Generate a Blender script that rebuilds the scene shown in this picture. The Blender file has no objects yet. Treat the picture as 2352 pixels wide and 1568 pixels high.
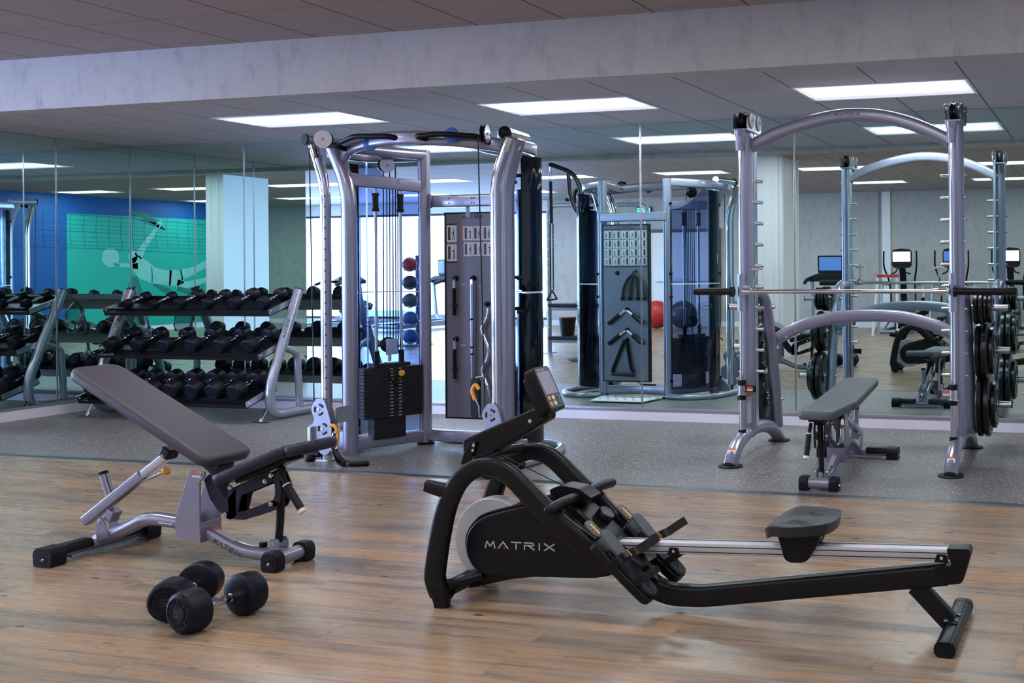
import bpy, bmesh, math, random
from mathutils import Vector, Matrix
random.seed(7)
PI = math.pi
SC = bpy.context.scene
COL = SC.collection

# ------------------------------------------------------------------ camera
CAM_H, CAM_YAW, CAM_ROLL = 1.31944, -0.25392, -0.00754
cam_data = bpy.data.cameras.new('camera')
cam_data.sensor_width = 36.0
cam_data.lens = 36.0 * 2396.43 / 2352.0
cam_data.shift_x = (1176.0 - 1919.66) / 2352.0
cam_data.shift_y = (609.41 - 784.0) / 2352.0
cam_data.clip_start, cam_data.clip_end = 0.05, 200
cam = bpy.data.objects.new('camera', cam_data); COL.objects.link(cam)
_f = Vector((math.sin(CAM_YAW), math.cos(CAM_YAW), 0)); _r = Vector((math.cos(CAM_YAW), -math.sin(CAM_YAW), 0)); _u = Vector((0, 0, 1))
_R = math.cos(CAM_ROLL) * _r + math.sin(CAM_ROLL) * _u
_U = -math.sin(CAM_ROLL) * _r + math.cos(CAM_ROLL) * _u
cam.matrix_world = Matrix(((_R.x, _U.x, -_f.x, 0), (_R.y, _U.y, -_f.y, 0), (_R.z, _U.z, -_f.z, CAM_H), (0, 0, 0, 1)))
SC.camera = cam

# ------------------------------------------------------------------ colour management and world
SC.view_settings.view_transform = 'Standard'
SC.view_settings.look = 'None'
SC.view_settings.gamma = 1.0
SC.view_settings.use_curve_mapping = False
SC.view_settings.exposure = 1.0
SC.cycles.max_bounces = 12
SC.cycles.glossy_bounces = 8
SC.cycles.diffuse_bounces = 3
SC.cycles.transparent_max_bounces = 16
SC.cycles.transmission_bounces = 6
SC.cycles.caustics_reflective = True
SC.cycles.caustics_refractive = False
SC.cycles.sample_clamp_indirect = 3.0
SC.cycles.use_denoising = True
SC.cycles.use_adaptive_sampling = True
SC.cycles.adaptive_threshold = 0.04
world = bpy.data.worlds.new('world'); SC.world = world; world.use_nodes = True
bg = world.node_tree.nodes['Background']
bg.inputs[0].default_value = (0.62, 0.80, 1.0, 1); bg.inputs[1].default_value = 4.2

# ------------------------------------------------------------------ room numbers (metres)
XL, XR, XF = -9.3475, 1.65, -19.4      # stub wall with mirrors, mural wall, far left facade
YB, YR, YE = 8.2421, -5.109, 5.89      # mirror wall, rear wall, end of the stub wall
H1, H2, HS = 2.872, 2.545, 2.4986      # upper ceiling, lower ceiling, underside of the beam
YS, YSB, YM = 5.892, 6.04, 5.7406      # beam front, beam back, edge of the rubber floor
G = 0.6096

def area_light(name, loc, rot, sx, sy, power, color):
    l = bpy.data.lights.new(name, 'AREA'); l.shape = 'RECTANGLE'; l.size = sx; l.size_y = sy
    l.energy = power; l.color = color
    o = bpy.data.objects.new(name, l); COL.objects.link(o); o.location = loc; o.rotation_euler = rot
    return o
# daylight entering through the far windows (just outside the glass)
area_light('window_daylight', (-15.9, YR - 0.45, 1.45), (-PI/2 + PI, 0, 0), 6.6, 2.3, 900, (0.38, 0.50, 1.0))
area_light('window_daylight_side', (XF - 0.45, 0.4, 1.45), (PI/2, 0, -PI/2), 10.0, 2.3, 650, (0.45, 0.56, 1.0))

# ------------------------------------------------------------------ materials
MATS = {}
def mat(name, color, rough=0.5, metal=0.0, spec=0.5, coat=0.0, emis=None, es=0.0, bump=None, noise=None):
    m = bpy.data.materials.new(name); m.use_nodes = True; nt = m.node_tree
    b = nt.nodes['Principled BSDF']
    b.inputs['Base Color'].default_value = (*color, 1); b.inputs['Roughness'].default_value = rough
    b.inputs['Metallic'].default_value = metal; b.inputs['Specular IOR Level'].default_value = spec
    b.inputs['Coat Weight'].default_value = coat; b.inputs['Coat Roughness'].default_value = 0.08
    if emis: b.inputs['Emission Color'].default_value = (*emis, 1); b.inputs['Emission Strength'].default_value = es
    tc = nt.nodes.new('ShaderNodeTexCoord')
    sc, st = bump if bump else (90.0, 0.03)
    n = nt.nodes.new('ShaderNodeTexNoise'); n.inputs['Scale'].default_value = sc; n.inputs['Detail'].default_value = 3
    nt.links.new(tc.outputs['Object'], n.inputs['Vector'])
    bp = nt.nodes.new('ShaderNodeBump'); bp.inputs['Strength'].default_value = st; bp.inputs['Distance'].default_value = 0.002
    nt.links.new(n.outputs['Fac'], bp.inputs['Height']); nt.links.new(bp.outputs['Normal'], b.inputs['Normal'])
    if noise:
        ns, amt = noise
        n2 = nt.nodes.new('ShaderNodeTexNoise'); n2.inputs['Scale'].default_value = ns; n2.inputs['Detail'].default_value = 4
        nt.links.new(tc.outputs['Object'], n2.inputs['Vector'])
        mx = nt.nodes.new('ShaderNodeMix'); mx.data_type = 'RGBA'
        mx.inputs['A'].default_value = (*[c * (1 - amt) for c in color], 1); mx.inputs['B'].default_value = (*[min(1, c * (1 + amt)) for c in color], 1)
        nt.links.new(n2.outputs['Fac'], mx.inputs['Factor']); nt.links.new(mx.outputs['Result'], b.inputs['Base Color'])
    MATS[name] = m
    return m
SILVER = mat('silver_paint', (0.285, 0.280, 0.365), 0.30, 0.5, coat=0.5)
SILVER2 = mat('cool_silver_paint', (0.34, 0.37, 0.46), 0.28, 0.5, coat=0.5)
CHROME = mat('chrome', (0.78, 0.78, 0.80), 0.08, 1.0)
STEEL = mat('brushed_steel', (0.62, 0.62, 0.66), 0.25, 1.0)
ALU = mat('anodised_aluminium', (0.62, 0.61, 0.64), 0.42, 0.45)
BLACKP = mat('black_powder_coat', (0.008, 0.0075, 0.009), 0.34, 0.0, spec=0.26)
NAVYP = mat('dark_navy_powder_coat', (0.012, 0.011, 0.028), 0.40, 0.0, spec=0.25)
BLACKM = mat('black_moulded_plastic', (0.006, 0.006, 0.0075), 0.38, spec=0.24)
RUBBER = mat('black_rubber', (0.006, 0.006, 0.009), 0.5, spec=0.22, bump=(240, 0.25))
HEADR = mat('dumbbell_rubber', (0.005, 0.005, 0.013), 0.46, spec=0.22, bump=(200, 0.15))
PAD = mat('dark_upholstery', (0.056, 0.047, 0.064), 0.46, spec=0.4, bump=(420, 0.25))
PADG = mat('grey_upholstery', (0.085, 0.100, 0.105), 0.46, bump=(420, 0.25))
PADS = mat('upholstery_edge', (0.016, 0.015, 0.030), 0.42, spec=0.35, bump=(420, 0.2))
GREYP = mat('grey_plastic', (0.085, 0.09, 0.10), 0.45)
ORANGE = mat('amber_plastic', (0.85, 0.36, 0.03), 0.35)
WHITE = mat('white_plastic', (0.75, 0.75, 0.75), 0.4)
LABELW = mat('label_white', (0.72, 0.72, 0.74), 0.5)
LABELO = mat('label_orange', (0.72, 0.13, 0.02), 0.5)
LABELK = mat('label_black', (0.02, 0.02, 0.02), 0.5)
LABELG = mat('label_grey', (0.42, 0.42, 0.48), 0.5)
LOGOL = mat('logo_light', (0.62, 0.62, 0.62), 0.45)
LOGOD = mat('logo_dark', (0.05, 0.05, 0.06), 0.45)
BLUEC = mat('blue_disc', (0.01, 0.12, 0.36), 0.4)
DISC = mat('grey_disc', (0.60, 0.58, 0.56), 0.35)
PANELG = mat('grey_panel', (0.17, 0.16, 0.20), 0.42, 0.2)
STACK = mat('stack_plate', (0.012, 0.011, 0.014), 0.42, 0.2, bump=(300, 0.2))
IRON = mat('plate_black', (0.010, 0.010, 0.011), 0.26, 0.1)
PAINTW = mat('white_paint', (0.84, 0.84, 0.86), 0.5, noise=(3, 0.03))
BASEW = mat('baseboard_white', (0.80, 0.78, 0.86), 0.40, noise=(2, 0.03))
BASEG = mat('baseboard_grey', (0.42, 0.38, 0.46), 0.45, noise=(2, 0.03))
RAILM = mat('mirror_channel', (0.50, 0.48, 0.50), 0.35, 0.7)
FRAMED = mat('window_frame_dark', (0.02, 0.035, 0.05), 0.4)
RED = mat('red_vinyl', (0.55, 0.03, 0.03), 0.4)
SCREENB = mat('screen_blue', (0.01, 0.02, 0.06), 0.2, emis=(0.10, 0.22, 0.60), es=0.5)
SCREENW = mat('screen_bright', (0.3, 0.3, 0.35), 0.2, emis=(0.80, 0.92, 1.0), es=1.3)
LCD = mat('grey_display', (0.33, 0.33, 0.38), 0.25)
LAMP = mat('lamp_diffuser', (0.9, 0.9, 0.9), 0.5, emis=(0.96, 0.95, 1.0), es=13.0)
LAMPR = mat('lamp_reflector', (0.70, 0.69, 0.74), 0.35, emis=(0.9, 0.88, 1.0), es=0.35)
LAMPF = mat('lamp_frame', (0.78, 0.77, 0.80), 0.35)
GREEN = mat('exit_green', (0.02, 0.35, 0.22), 0.4, emis=(0.05, 0.85, 0.55), es=1.0)
SEATF = mat('seat_foam', (0.030, 0.031, 0.037), 0.42, spec=0.35, bump=(300, 0.2))
ROPE = mat('black_rope', (0.02, 0.02, 0.025), 0.7, bump=(120, 0.5))

def glassy(name, tint, opac, rough=0.03):
    m = bpy.data.materials.new(name); m.use_nodes = True; nt = m.node_tree; nt.nodes.clear()
    out = nt.nodes.new('ShaderNodeOutputMaterial'); tr = nt.nodes.new('ShaderNodeBsdfTransparent')
    gl = nt.nodes.new('ShaderNodeBsdfGlossy'); df = nt.nodes.new('ShaderNodeBsdfDiffuse')
    fr = nt.nodes.new('ShaderNodeFresnel'); fr.inputs['IOR'].default_value = 1.45
    tc = nt.nodes.new('ShaderNodeTexCoord'); nz = nt.nodes.new('ShaderNodeTexNoise'); nz.inputs['Scale'].default_value = 4
    nt.links.new(tc.outputs['Object'], nz.inputs['Vector'])
    rr = nt.nodes.new('ShaderNodeMapRange'); rr.inputs['To Min'].default_value = rough; rr.inputs['To Max'].default_value = rough + 0.03
    nt.links.new(nz.outputs['Fac'], rr.inputs['Value']); nt.links.new(rr.outputs['Result'], gl.inputs['Roughness'])
    tr.inputs['Color'].default_value = (*tint, 1); df.inputs['Color'].default_value = (0.02, 0.03, 0.08, 1)
    m1 = nt.nodes.new('ShaderNodeMixShader'); m1.inputs[0].default_value = opac
    m2 = nt.nodes.new('ShaderNodeMixShader')
    nt.links.new(tr.outputs[0], m1.inputs[1]); nt.links.new(df.outputs[0], m1.inputs[2])
    nt.links.new(fr.outputs[0], m2.inputs[0]); nt.links.new(m1.outputs[0], m2.inputs[1]); nt.links.new(gl.outputs[0], m2.inputs[2])
    nt.links.new(m2.outputs[0], out.inputs['Surface'])
    MATS[name] = m
    return m
SMOKE = glassy('smoked_acrylic', (0.58, 0.64, 0.80), 0.05)
PANE = glassy('window_glass', (0.92, 0.97, 1.0), 0.0)
BAGM = glassy('clear_bag', (0.80, 0.86, 0.86), 0.25, 0.12)

def mirror_mat():
    m = bpy.data.materials.new('mirror_glass'); m.use_nodes = True; nt = m.node_tree; nt.nodes.clear()
    out = nt.nodes.new('ShaderNodeOutputMaterial'); gl = nt.nodes.new('ShaderNodeBsdfGlossy')
    gl.inputs['Color'].default_value = (0.70, 0.89, 0.88, 1); gl.inputs['Roughness'].default_value = 0.0
    tc = nt.nodes.new('ShaderNodeTexCoord'); nz = nt.nodes.new('ShaderNodeTexNoise'); nz.inputs['Scale'].default_value = 0.6
    nt.links.new(tc.outputs['Object'], nz.inputs['Vector'])
    mx = nt.nodes.new('ShaderNodeMix'); mx.data_type = 'RGBA'
    mx.inputs['A'].default_value = (0.685, 0.885, 0.88, 1); mx.inputs['B'].default_value = (0.705, 0.90, 0.89, 1)
    nt.links.new(nz.outputs['Fac'], mx.inputs['Factor']); nt.links.new(mx.outputs['Result'], gl.inputs['Color'])
    nt.links.new(gl.outputs[0], out.inputs['Surface'])
    return m
MIRROR = mirror_mat()

def nodes_of(name, rough=0.5, spec=0.5):
    m = bpy.data.materials.new(name); m.use_nodes = True; nt = m.node_tree
    b = nt.nodes['Principled BSDF']; b.inputs['Roughness'].default_value = rough; b.inputs['Specular IOR Level'].default_value = spec
    tc = nt.nodes.new('ShaderNodeTexCoord'); MATS[name] = m
    return m, nt, b, tc
def N(nt, t, **kw):
    n = nt.nodes.new(t)
    for k, v in kw.items():
        if k in n.inputs: n.inputs[k].default_value = v
        else: setattr(n, k, v)
    return n
def mixc(nt, a, b, fac):
    mx = nt.nodes.new('ShaderNodeMix'); mx.data_type = 'RGBA'
    for s, v in (('A', a), ('B', b)):
        if isinstance(v, tuple): mx.inputs[s].default_value = (*v, 1)
        else: nt.links.new(v, mx.inputs[s])
    if isinstance(fac, float): mx.inputs['Factor'].default_value = fac
    else: nt.links.new(fac, mx.inputs['Factor'])
    return mx.outputs['Result']
def mapping(nt, tc, scale, loc=(0, 0, 0), rot=(0, 0, 0)):
    mp = nt.nodes.new('ShaderNodeMapping'); mp.inputs['Scale'].default_value = scale; mp.inputs['Location'].default_value = loc; mp.inputs['Rotation'].default_value = rot
    nt.links.new(tc.outputs['Object'], mp.inputs['Vector']); return mp.outputs['Vector']
def ramp(nt, src, stops):
    r = nt.nodes.new('ShaderNodeValToRGB'); e = r.color_ramp.elements
    while len(e) < len(stops): e.new(0.5)
    for i, (p, c) in enumerate(stops):
        e[i].position = p; e[i].color = (*c, 1) if len(c) == 3 else c
    nt.links.new(src, r.inputs['Fac']); return r.outputs['Color']

def wood_floor():
    m, nt, b, tc = nodes_of('plank_floor', 0.38, 0.33)
    v = mapping(nt, tc, (1, 1, 1), (0.3, 0.05, 0))
    br = N(nt, 'ShaderNodeTexBrick', Scale=1.0); nt.links.new(v, br.inputs['Vector'])
    br.inputs['Brick Width'].default_value = 1.22; br.inputs['Row Height'].default_value = 0.152
    br.inputs['Mortar Size'].default_value = 0.0012; br.inputs['Mortar Smooth'].default_value = 0.3
    br.inputs['Color1'].default_value = (0, 0, 0, 1); br.inputs['Color2'].default_value = (1, 1, 1, 1); br.inputs['Mortar'].default_value = (0.5, 0.5, 0.5, 1)
    br.offset = 0.37; br.offset_frequency = 2
    def shifted(scale, k):
        add = nt.nodes.new('ShaderNodeVectorMath'); add.operation = 'MULTIPLY_ADD'
        nt.links.new(br.outputs['Color'], add.inputs[0]); add.inputs[1].default_value = (7.3*k, 13.1*k, 0)
        nt.links.new(mapping(nt, tc, scale), add.inputs[2]); return add.outputs[0]
    # broad colour bands inside each plank: tan, orange-brown and grey-brown
    n0 = N(nt, 'ShaderNodeTexNoise', Scale=1.0, Detail=4.0, Roughness=0.6, Distortion=0.5); nt.links.new(shifted((0.75, 10.5, 1), 1.0), n0.inputs['Vector'])
    tone = ramp(nt, n0.outputs['Fac'], [(0.30, (0.180, 0.135, 0.104)), (0.42, (0.255, 0.192, 0.140)), (0.49, (0.335, 0.248, 0.170)), (0.55, (0.365, 0.235, 0.135)), (0.61, (0.310, 0.240, 0.175)), (0.72, (0.215, 0.172, 0.135))])
    plank = ramp(nt, br.outputs['Color'], [(0.0, (0.82, 0.84, 0.86)), (0.5, (1.0, 0.98, 0.96)), (1.0, (1.18, 1.10, 1.02))])
    mul = nt.nodes.new('ShaderNodeMix'); mul.data_type = 'RGBA'; mul.blend_type = 'MULTIPLY'; mul.inputs['Factor'].default_value = 1
    nt.links.new(tone, mul.inputs['A']); nt.links.new(plank, mul.inputs['B'])
    g1 = N(nt, 'ShaderNodeTexNoise', Scale=1.0, Detail=6.0, Roughness=0.7, Distortion=0.2); nt.links.new(shifted((2.2, 55.0, 1), 2.0), g1.inputs['Vector'])
    gr = ramp(nt, g1.outputs['Fac'], [(0.32, (0.76, 0.76, 0.77)), (0.5, (1.0, 1.0, 1.0)), (0.68, (1.15, 1.13, 1.10))])
    mu2 = nt.nodes.new('ShaderNodeMix'); mu2.data_type = 'RGBA'; mu2.blend_type = 'MULTIPLY'; mu2.inputs['Factor'].default_value = 1
    nt.links.new(mul.outputs['Result'], mu2.inputs['A']); nt.links.new(gr, mu2.inputs['B'])
    # dark checks and knots
    n3 = N(nt, 'ShaderNodeTexNoise', Scale=1.0, Detail=5.0, Roughness=0.6, Distortion=1.2); nt.links.new(shifted((2.6, 24.0, 1), 3.0), n3.inputs['Vector'])
    c2 = mixc(nt, mu2.outputs['Result'], (0.085, 0.065, 0.052), ramp(nt, n3.outputs['Fac'], [(0.63, (0, 0, 0)), (0.73, (0.8, 0.8, 0.8))]))
    vo = N(nt, 'ShaderNodeTexVoronoi', Scale=1.0); nt.links.new(mapping(nt, tc, (3.4, 9.0, 1)), vo.inputs['Vector'])
    kn = ramp(nt, vo.outputs['Distance'], [(0.04, (1, 1, 1)), (0.12, (0, 0, 0))])
    c3 = mixc(nt, c2, (0.060, 0.042, 0.032), kn)
    fin = mixc(nt, c3, (0.085, 0.062, 0.048), br.outputs['Fac'])
    nt.links.new(fin, b.inputs['Base Color'])
    rr = N(nt, 'ShaderNodeMapRange'); rr.inputs['To Min'].default_value = 0.19; rr.inputs['To Max'].default_value = 0.36
    nt.links.new(g1.outputs['Fac'], rr.inputs['Value']); nt.links.new(rr.outputs['Result'], b.inputs['Roughness'])
    bp = N(nt, 'ShaderNodeBump', Strength=0.12, Distance=0.002); nt.links.new(g1.outputs['Fac'], bp.inputs['Height']); nt.links.new(bp.outputs['Normal'], b.inputs['Normal'])
    return m
WOOD = wood_floor()

def rubber_floor():
    m, nt, b, tc = nodes_of('speckled_rubber', 0.42, 0.5)
    v = mapping(nt, tc, (1, 1, 1))
    base = N(nt, 'ShaderNodeTexNoise', Scale=45.0, Detail=5.0); nt.links.new(v, base.inputs['Vector'])
    c0 = ramp(nt, base.outputs['Fac'], [(0.3, (0.120, 0.110, 0.108)), (0.7, (0.190, 0.174, 0.172))])
    vo = N(nt, 'ShaderNodeTexVoronoi', Scale=85.0); nt.links.new(v, vo.inputs['Vector'])
    sel = ramp(nt, vo.outputs['Color'], [(0.60, (0, 0, 0)), (0.64, (1, 1, 1))])
    dd = ramp(nt, vo.outputs['Distance'], [(0.22, (1, 1, 1)), (0.42, (0, 0, 0))])
    mul = nt.nodes.new('ShaderNodeMix'); mul.data_type = 'RGBA'; mul.blend_type = 'MULTIPLY'; mul.inputs['Factor'].default_value = 1
    nt.links.new(sel, mul.inputs['A']); nt.links.new(dd, mul.inputs['B'])
    c1 = mixc(nt, c0, (0.68, 0.64, 0.62), mul.outputs['Result'])
    nt.links.new(c1, b.inputs['Base Color'])
    bp = N(nt, 'ShaderNodeBump', Strength=0.3, Distance=0.002); nt.links.new(base.outputs['Fac'], bp.inputs['Height']); nt.links.new(bp.outputs['Normal'], b.inputs['Normal'])
    return m
RUBF = rubber_floor()
RUBE = mat('rubber_edge_strip', (0.030, 0.052, 0.066), 0.4, noise=(20, 0.15))

def wall_vinyl():
    m, nt, b, tc = nodes_of('distressed_wallcovering', 0.62, 0.3)
    v = mapping(nt, tc, (9.0, 9.0, 4.2))
    n1 = N(nt, 'ShaderNodeTexNoise', Scale=1.0, Detail=6.0, Roughness=0.7, Distortion=0.0); nt.links.new(v, n1.inputs['Vector'])
    v2 = mapping(nt, tc, (90.0, 90.0, 9.0)); n2 = N(nt, 'ShaderNodeTexNoise', Scale=1.0, Detail=3.0); nt.links.new(v2, n2.inputs['Vector'])
    v3 = mapping(nt, tc, (1.6, 1.6, 1.0)); n3 = N(nt, 'ShaderNodeTexNoise', Scale=1.0, Detail=2.0); nt.links.new(v3, n3.inputs['Vector'])
    base = ramp(nt, n3.outputs['Fac'], [(0.35, (0.46, 0.435, 0.42)), (0.65, (0.51, 0.475, 0.46))])
    st = ramp(nt, n1.outputs['Fac'], [(0.50, (0, 0, 0)), (0.70, (0.7, 0.7, 0.7))])
    br = ramp(nt, n2.outputs['Fac'], [(0.38, (0.3, 0.3, 0.3)), (0.62, (1, 1, 1))])
    mul = nt.nodes.new('ShaderNodeMix'); mul.data_type = 'RGBA'; mul.blend_type = 'MULTIPLY'; mul.inputs['Factor'].default_value = 1
    nt.links.new(st, mul.inputs['A']); nt.links.new(br, mul.inputs['B'])
    c = mixc(nt, base, (0.235, 0.222, 0.205), mul.outputs['Result'])
    c = mixc(nt, c, (0.54, 0.51, 0.50), ramp(nt, n2.outputs['Fac'], [(0.55, (0, 0, 0)), (0.8, (0.7, 0.7, 0.7))]))
    nt.links.new(c, b.inputs['Base Color'])
    bp = N(nt, 'ShaderNodeBump', Strength=0.2, Distance=0.002); nt.links.new(n2.outputs['Fac'], bp.inputs['Height']); nt.links.new(bp.outputs['Normal'], b.inputs['Normal'])
    return m
VINYL = wall_vinyl()

def ceiling_mat(name, gx, gy, col):
    m, nt, b, tc = nodes_of(name, 0.8, 0.2)
    sx = nt.nodes.new('ShaderNodeSeparateXYZ'); nt.links.new(tc.outputs['Object'], sx.inputs[0])
    facs = []
    for ax, off, w in (('X', gx, 0.0115), ('Y', gy, 0.0075)):
        a = N(nt, 'ShaderNodeMath', operation='SUBTRACT'); nt.links.new(sx.outputs[ax], a.inputs[0]); a.inputs[1].default_value = off
        d = N(nt, 'ShaderNodeMath', operation='DIVIDE'); nt.links.new(a.outputs[0], d.inputs[0]); d.inputs[1].default_value = G
        fr = N(nt, 'ShaderNodeMath', operation='FRACT'); nt.links.new(d.outputs[0], fr.inputs[0])
        s = N(nt, 'ShaderNodeMath', operation='SUBTRACT'); nt.links.new(fr.outputs[0], s.inputs[0]); s.inputs[1].default_value = 0.5
        ab = N(nt, 'ShaderNodeMath', operation='ABSOLUTE'); nt.links.new(s.outputs[0], ab.inputs[0])
        g = N(nt, 'ShaderNodeMath', operation='GREATER_THAN'); nt.links.new(ab.outputs[0], g.inputs[0]); g.inputs[1].default_value = 0.5 - w
        facs.append(g.outputs[0])
    v = mapping(nt, tc, (1, 1, 1)); n1 = N(nt, 'ShaderNodeTexNoise', Scale=160.0, Detail=2.0); nt.links.new(v, n1.inputs['Vector'])
    c = ramp(nt, n1.outputs['Fac'], [(0.3, tuple(x * 0.93 for x in col)), (0.7, tuple(x * 1.05 for x in col))])
    c = mixc(nt, c, tuple(x * 0.66 for x in col), facs[1])
    c = mixc(nt, c, tuple(x * 0.33 for x in col), facs[0])
    nt.links.new(c, b.inputs['Base Color'])
    return m
GX1, GX2 = -6.319 + 0.0, -6.9729
CEIL1 = ceiling_mat('ceiling_tile_upper', GX1, 5.19, (0.40, 0.352, 0.345))
CEIL2 = ceiling_mat('ceiling_tile_lower', GX2, 6.8636, (0.52, 0.485, 0.51))

# ------------------------------------------------------------------ mesh helpers
class MB:
    def __init__(s): s.v = []; s.f = []; s.m = []; s.mi = 0
    def add(s, vs, fs):
        n = len(s.v); s.v += [tuple(p) for p in vs]; s.f += [tuple(i + n for i in f) for f in fs]; s.m += [s.mi] * len(fs); return s
    def box(s, c, d, rot=None):
        hx, hy, hz = d[0]/2, d[1]/2, d[2]/2
        P = [Vector((x, y, z)) for x in (-hx, hx) for y in (-hy, hy) for z in (-hz, hz)]
        if rot is not None: P = [rot @ p for p in P]
        P = [p + Vector(c) for p in P]
        return s.add(P, [(0,1,3,2),(4,6,7,5),(0,4,5,1),(2,3,7,6),(0,2,6,4),(1,5,7,3)])
    def bb(s, a, b):
        return s.box([(a[i]+b[i])/2 for i in range(3)], [abs(b[i]-a[i]) for i in range(3)])
    def sweep(s, pts, sec, up=(0,0,1), caps=True, scales=None):
        """sweep the 2-D section along pts; section x runs along 'side', y along 'up-ish'"""
        pts = [Vector(p) for p in pts]; n = len(pts); k = len(sec); up = Vector(up)
        T = []
        for i in range(n):
            t = (pts[min(i+1, n-1)] - pts[max(i-1, 0)]); T.append(t.normalized())
        side = T[0].cross(up)
        if side.length < 1e-4: side = T[0].cross(Vector((1, 0.01, 0)))
        side.normalize(); vs = []
        for i in range(n):
            side = (side - T[i] * side.dot(T[i])).normalized(); u = side.cross(T[i]).normalized()
            # widen at the bends so that flat tubes keep their thickness
            sc = scales[i] if scales else 1.0
            for (a, b) in sec: vs.append(pts[i] + side * a * sc + u * b * sc)
        fs = []
        for i in range(n-1):
            for j in range(k):
                fs.append((i*k+j, i*k+(j+1) % k, (i+1)*k+(j+1) % k, (i+1)*k+j))
        if caps: fs += [tuple(range(k))[::-1], tuple((n-1)*k + j for j in range(k))]
        return s.add(vs, fs)
    def tube(s, pts, r, seg=14, caps=True, up=(0,0,1), scales=None, ry=None):
        ry = ry or r
        return s.sweep(pts, [(r*math.cos(2*PI*j/seg), ry*math.sin(2*PI*j/seg)) for j in range(seg)], up, caps, scales)
    def cyl(s, a, b, r, seg=20, r2=None):
        return s.tube([a, b], r, seg, True, scales=[1.0, (r2/r if r2 is not None else 1.0)])
    def lathe(s, o, ax, prof, seg=28):
        o = Vector(o); ax = Vector(ax).normalized(); a = ax.orthogonal().normalized(); b = ax.cross(a)
        vs = []; fs = []; n = len(prof)
        for (t, r) in prof:
            for j in range(seg):
                q = 2*PI*j/seg; vs.append(o + ax*t + (a*math.cos(q) + b*math.sin(q))*max(r, 1e-5))
        for i in range(n-1):
            for j in range(seg): fs.append((i*seg+j, i*seg+(j+1) % seg, (i+1)*seg+(j+1) % seg, (i+1)*seg+j))
        fs += [tuple(range(seg))[::-1], tuple((n-1)*seg+j for j in range(seg))]
        return s.add(vs, fs)
    def ball(s, o, r, seg=20, sq=1.0):
        return s.lathe(Vector(o) - Vector((0, 0, r*sq)), (0, 0, 1), [(r*sq*(1-math.cos(PI*i/12)), r*math.sin(PI*i/12)) for i in range(13)], seg)
    def prism(s, poly, lo, hi, axis='y'):
        """extrude a 2-D outline; axis y: outline in (x,z); axis x: (y,z); axis z: (x,y)"""
        def P(a, b, t): return {'y': (a, t, b), 'x': (t, a, b), 'z': (a, b, t)}[axis]
        n = len(poly); vs = [P(a, b, lo) for a, b in poly] + [P(a, b, hi) for a, b in poly]
        fs = [tuple(range(n)), tuple(range(2*n-1, n-1, -1))] + [(i, i+n, (i+1) % n + n, (i+1) % n) for i in range(n)]
        return s.add(vs, fs)
    def xf(s, M, start=0):
        s.v = s.v[:start] + [tuple(M @ Vector(p)) for p in s.v[start:]]; return s

def fil(pts, r, n=6):
    """polyline with rounded corners"""
    P = [Vector(p) for p in pts]; out = [P[0]]
    rr = r if isinstance(r, (list, tuple)) else [r] * (len(P) - 2)
    for i in range(1, len(P)-1):
        a, b, c = P[i-1], P[i], P[i+1]; d1 = (a-b); d2 = (c-b); t = min(rr[i-1], d1.length*0.48, d2.length*0.48)
        p0 = b + d1.normalized()*t; p2 = b + d2.normalized()*t
        for k in range(n+1):
            u = k/n; out.append(p0*(1-u)**2 + b*2*u*(1-u) + p2*u*u)
    out.append(P[-1]); return out
def cr(pts, n=6):
    P = [Vector(p) for p in pts]; Q = [2*P[0]-P[1]] + P + [2*P[-1]-P[-2]]; out = []
    for i in range(1, len(Q)-2):
        for k in range(n):
            t = k/n; a, b, c, d = Q[i-1], Q[i], Q[i+1], Q[i+2]
            out.append(0.5*((2*b) + (-a+c)*t + (2*a-5*b+4*c-d)*t*t + (-a+3*b-3*c+d)*t**3))
    out.append(P[-1]); return out
def rsec(w, h, r, n=3):
    """rounded rectangle section"""
    out = []
    for cx, cy, a0 in ((w/2-r, h/2-r, 0), (-w/2+r, h/2-r, PI/2), (-w/2+r, -h/2+r, PI), (w/2-r, -h/2+r, 1.5*PI)):
        for k in range(n+1):
            a = a0 + (PI/2)*k/n; out.append((cx + r*math.cos(a), cy + r*math.sin(a)))
    return out
def rpoly(pts, r, n=4):
    """closed outline with rounded corners"""
    out = []; m = len(pts)
    for i in range(m):
        a = Vector(pts[i-1]); b = Vector(pts[i]); c = Vector(pts[(i+1) % m]); d1 = a-b; d2 = c-b
        t = min(r, d1.length*0.45, d2.length*0.45); p0 = b + d1.normalized()*t; p2 = b + d2.normalized()*t
        for k in range(n+1):
            u = k/n; q = p0*(1-u)**2 + b*2*u*(1-u) + p2*u*u; out.append((q.x, q.y))
    return out

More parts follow.
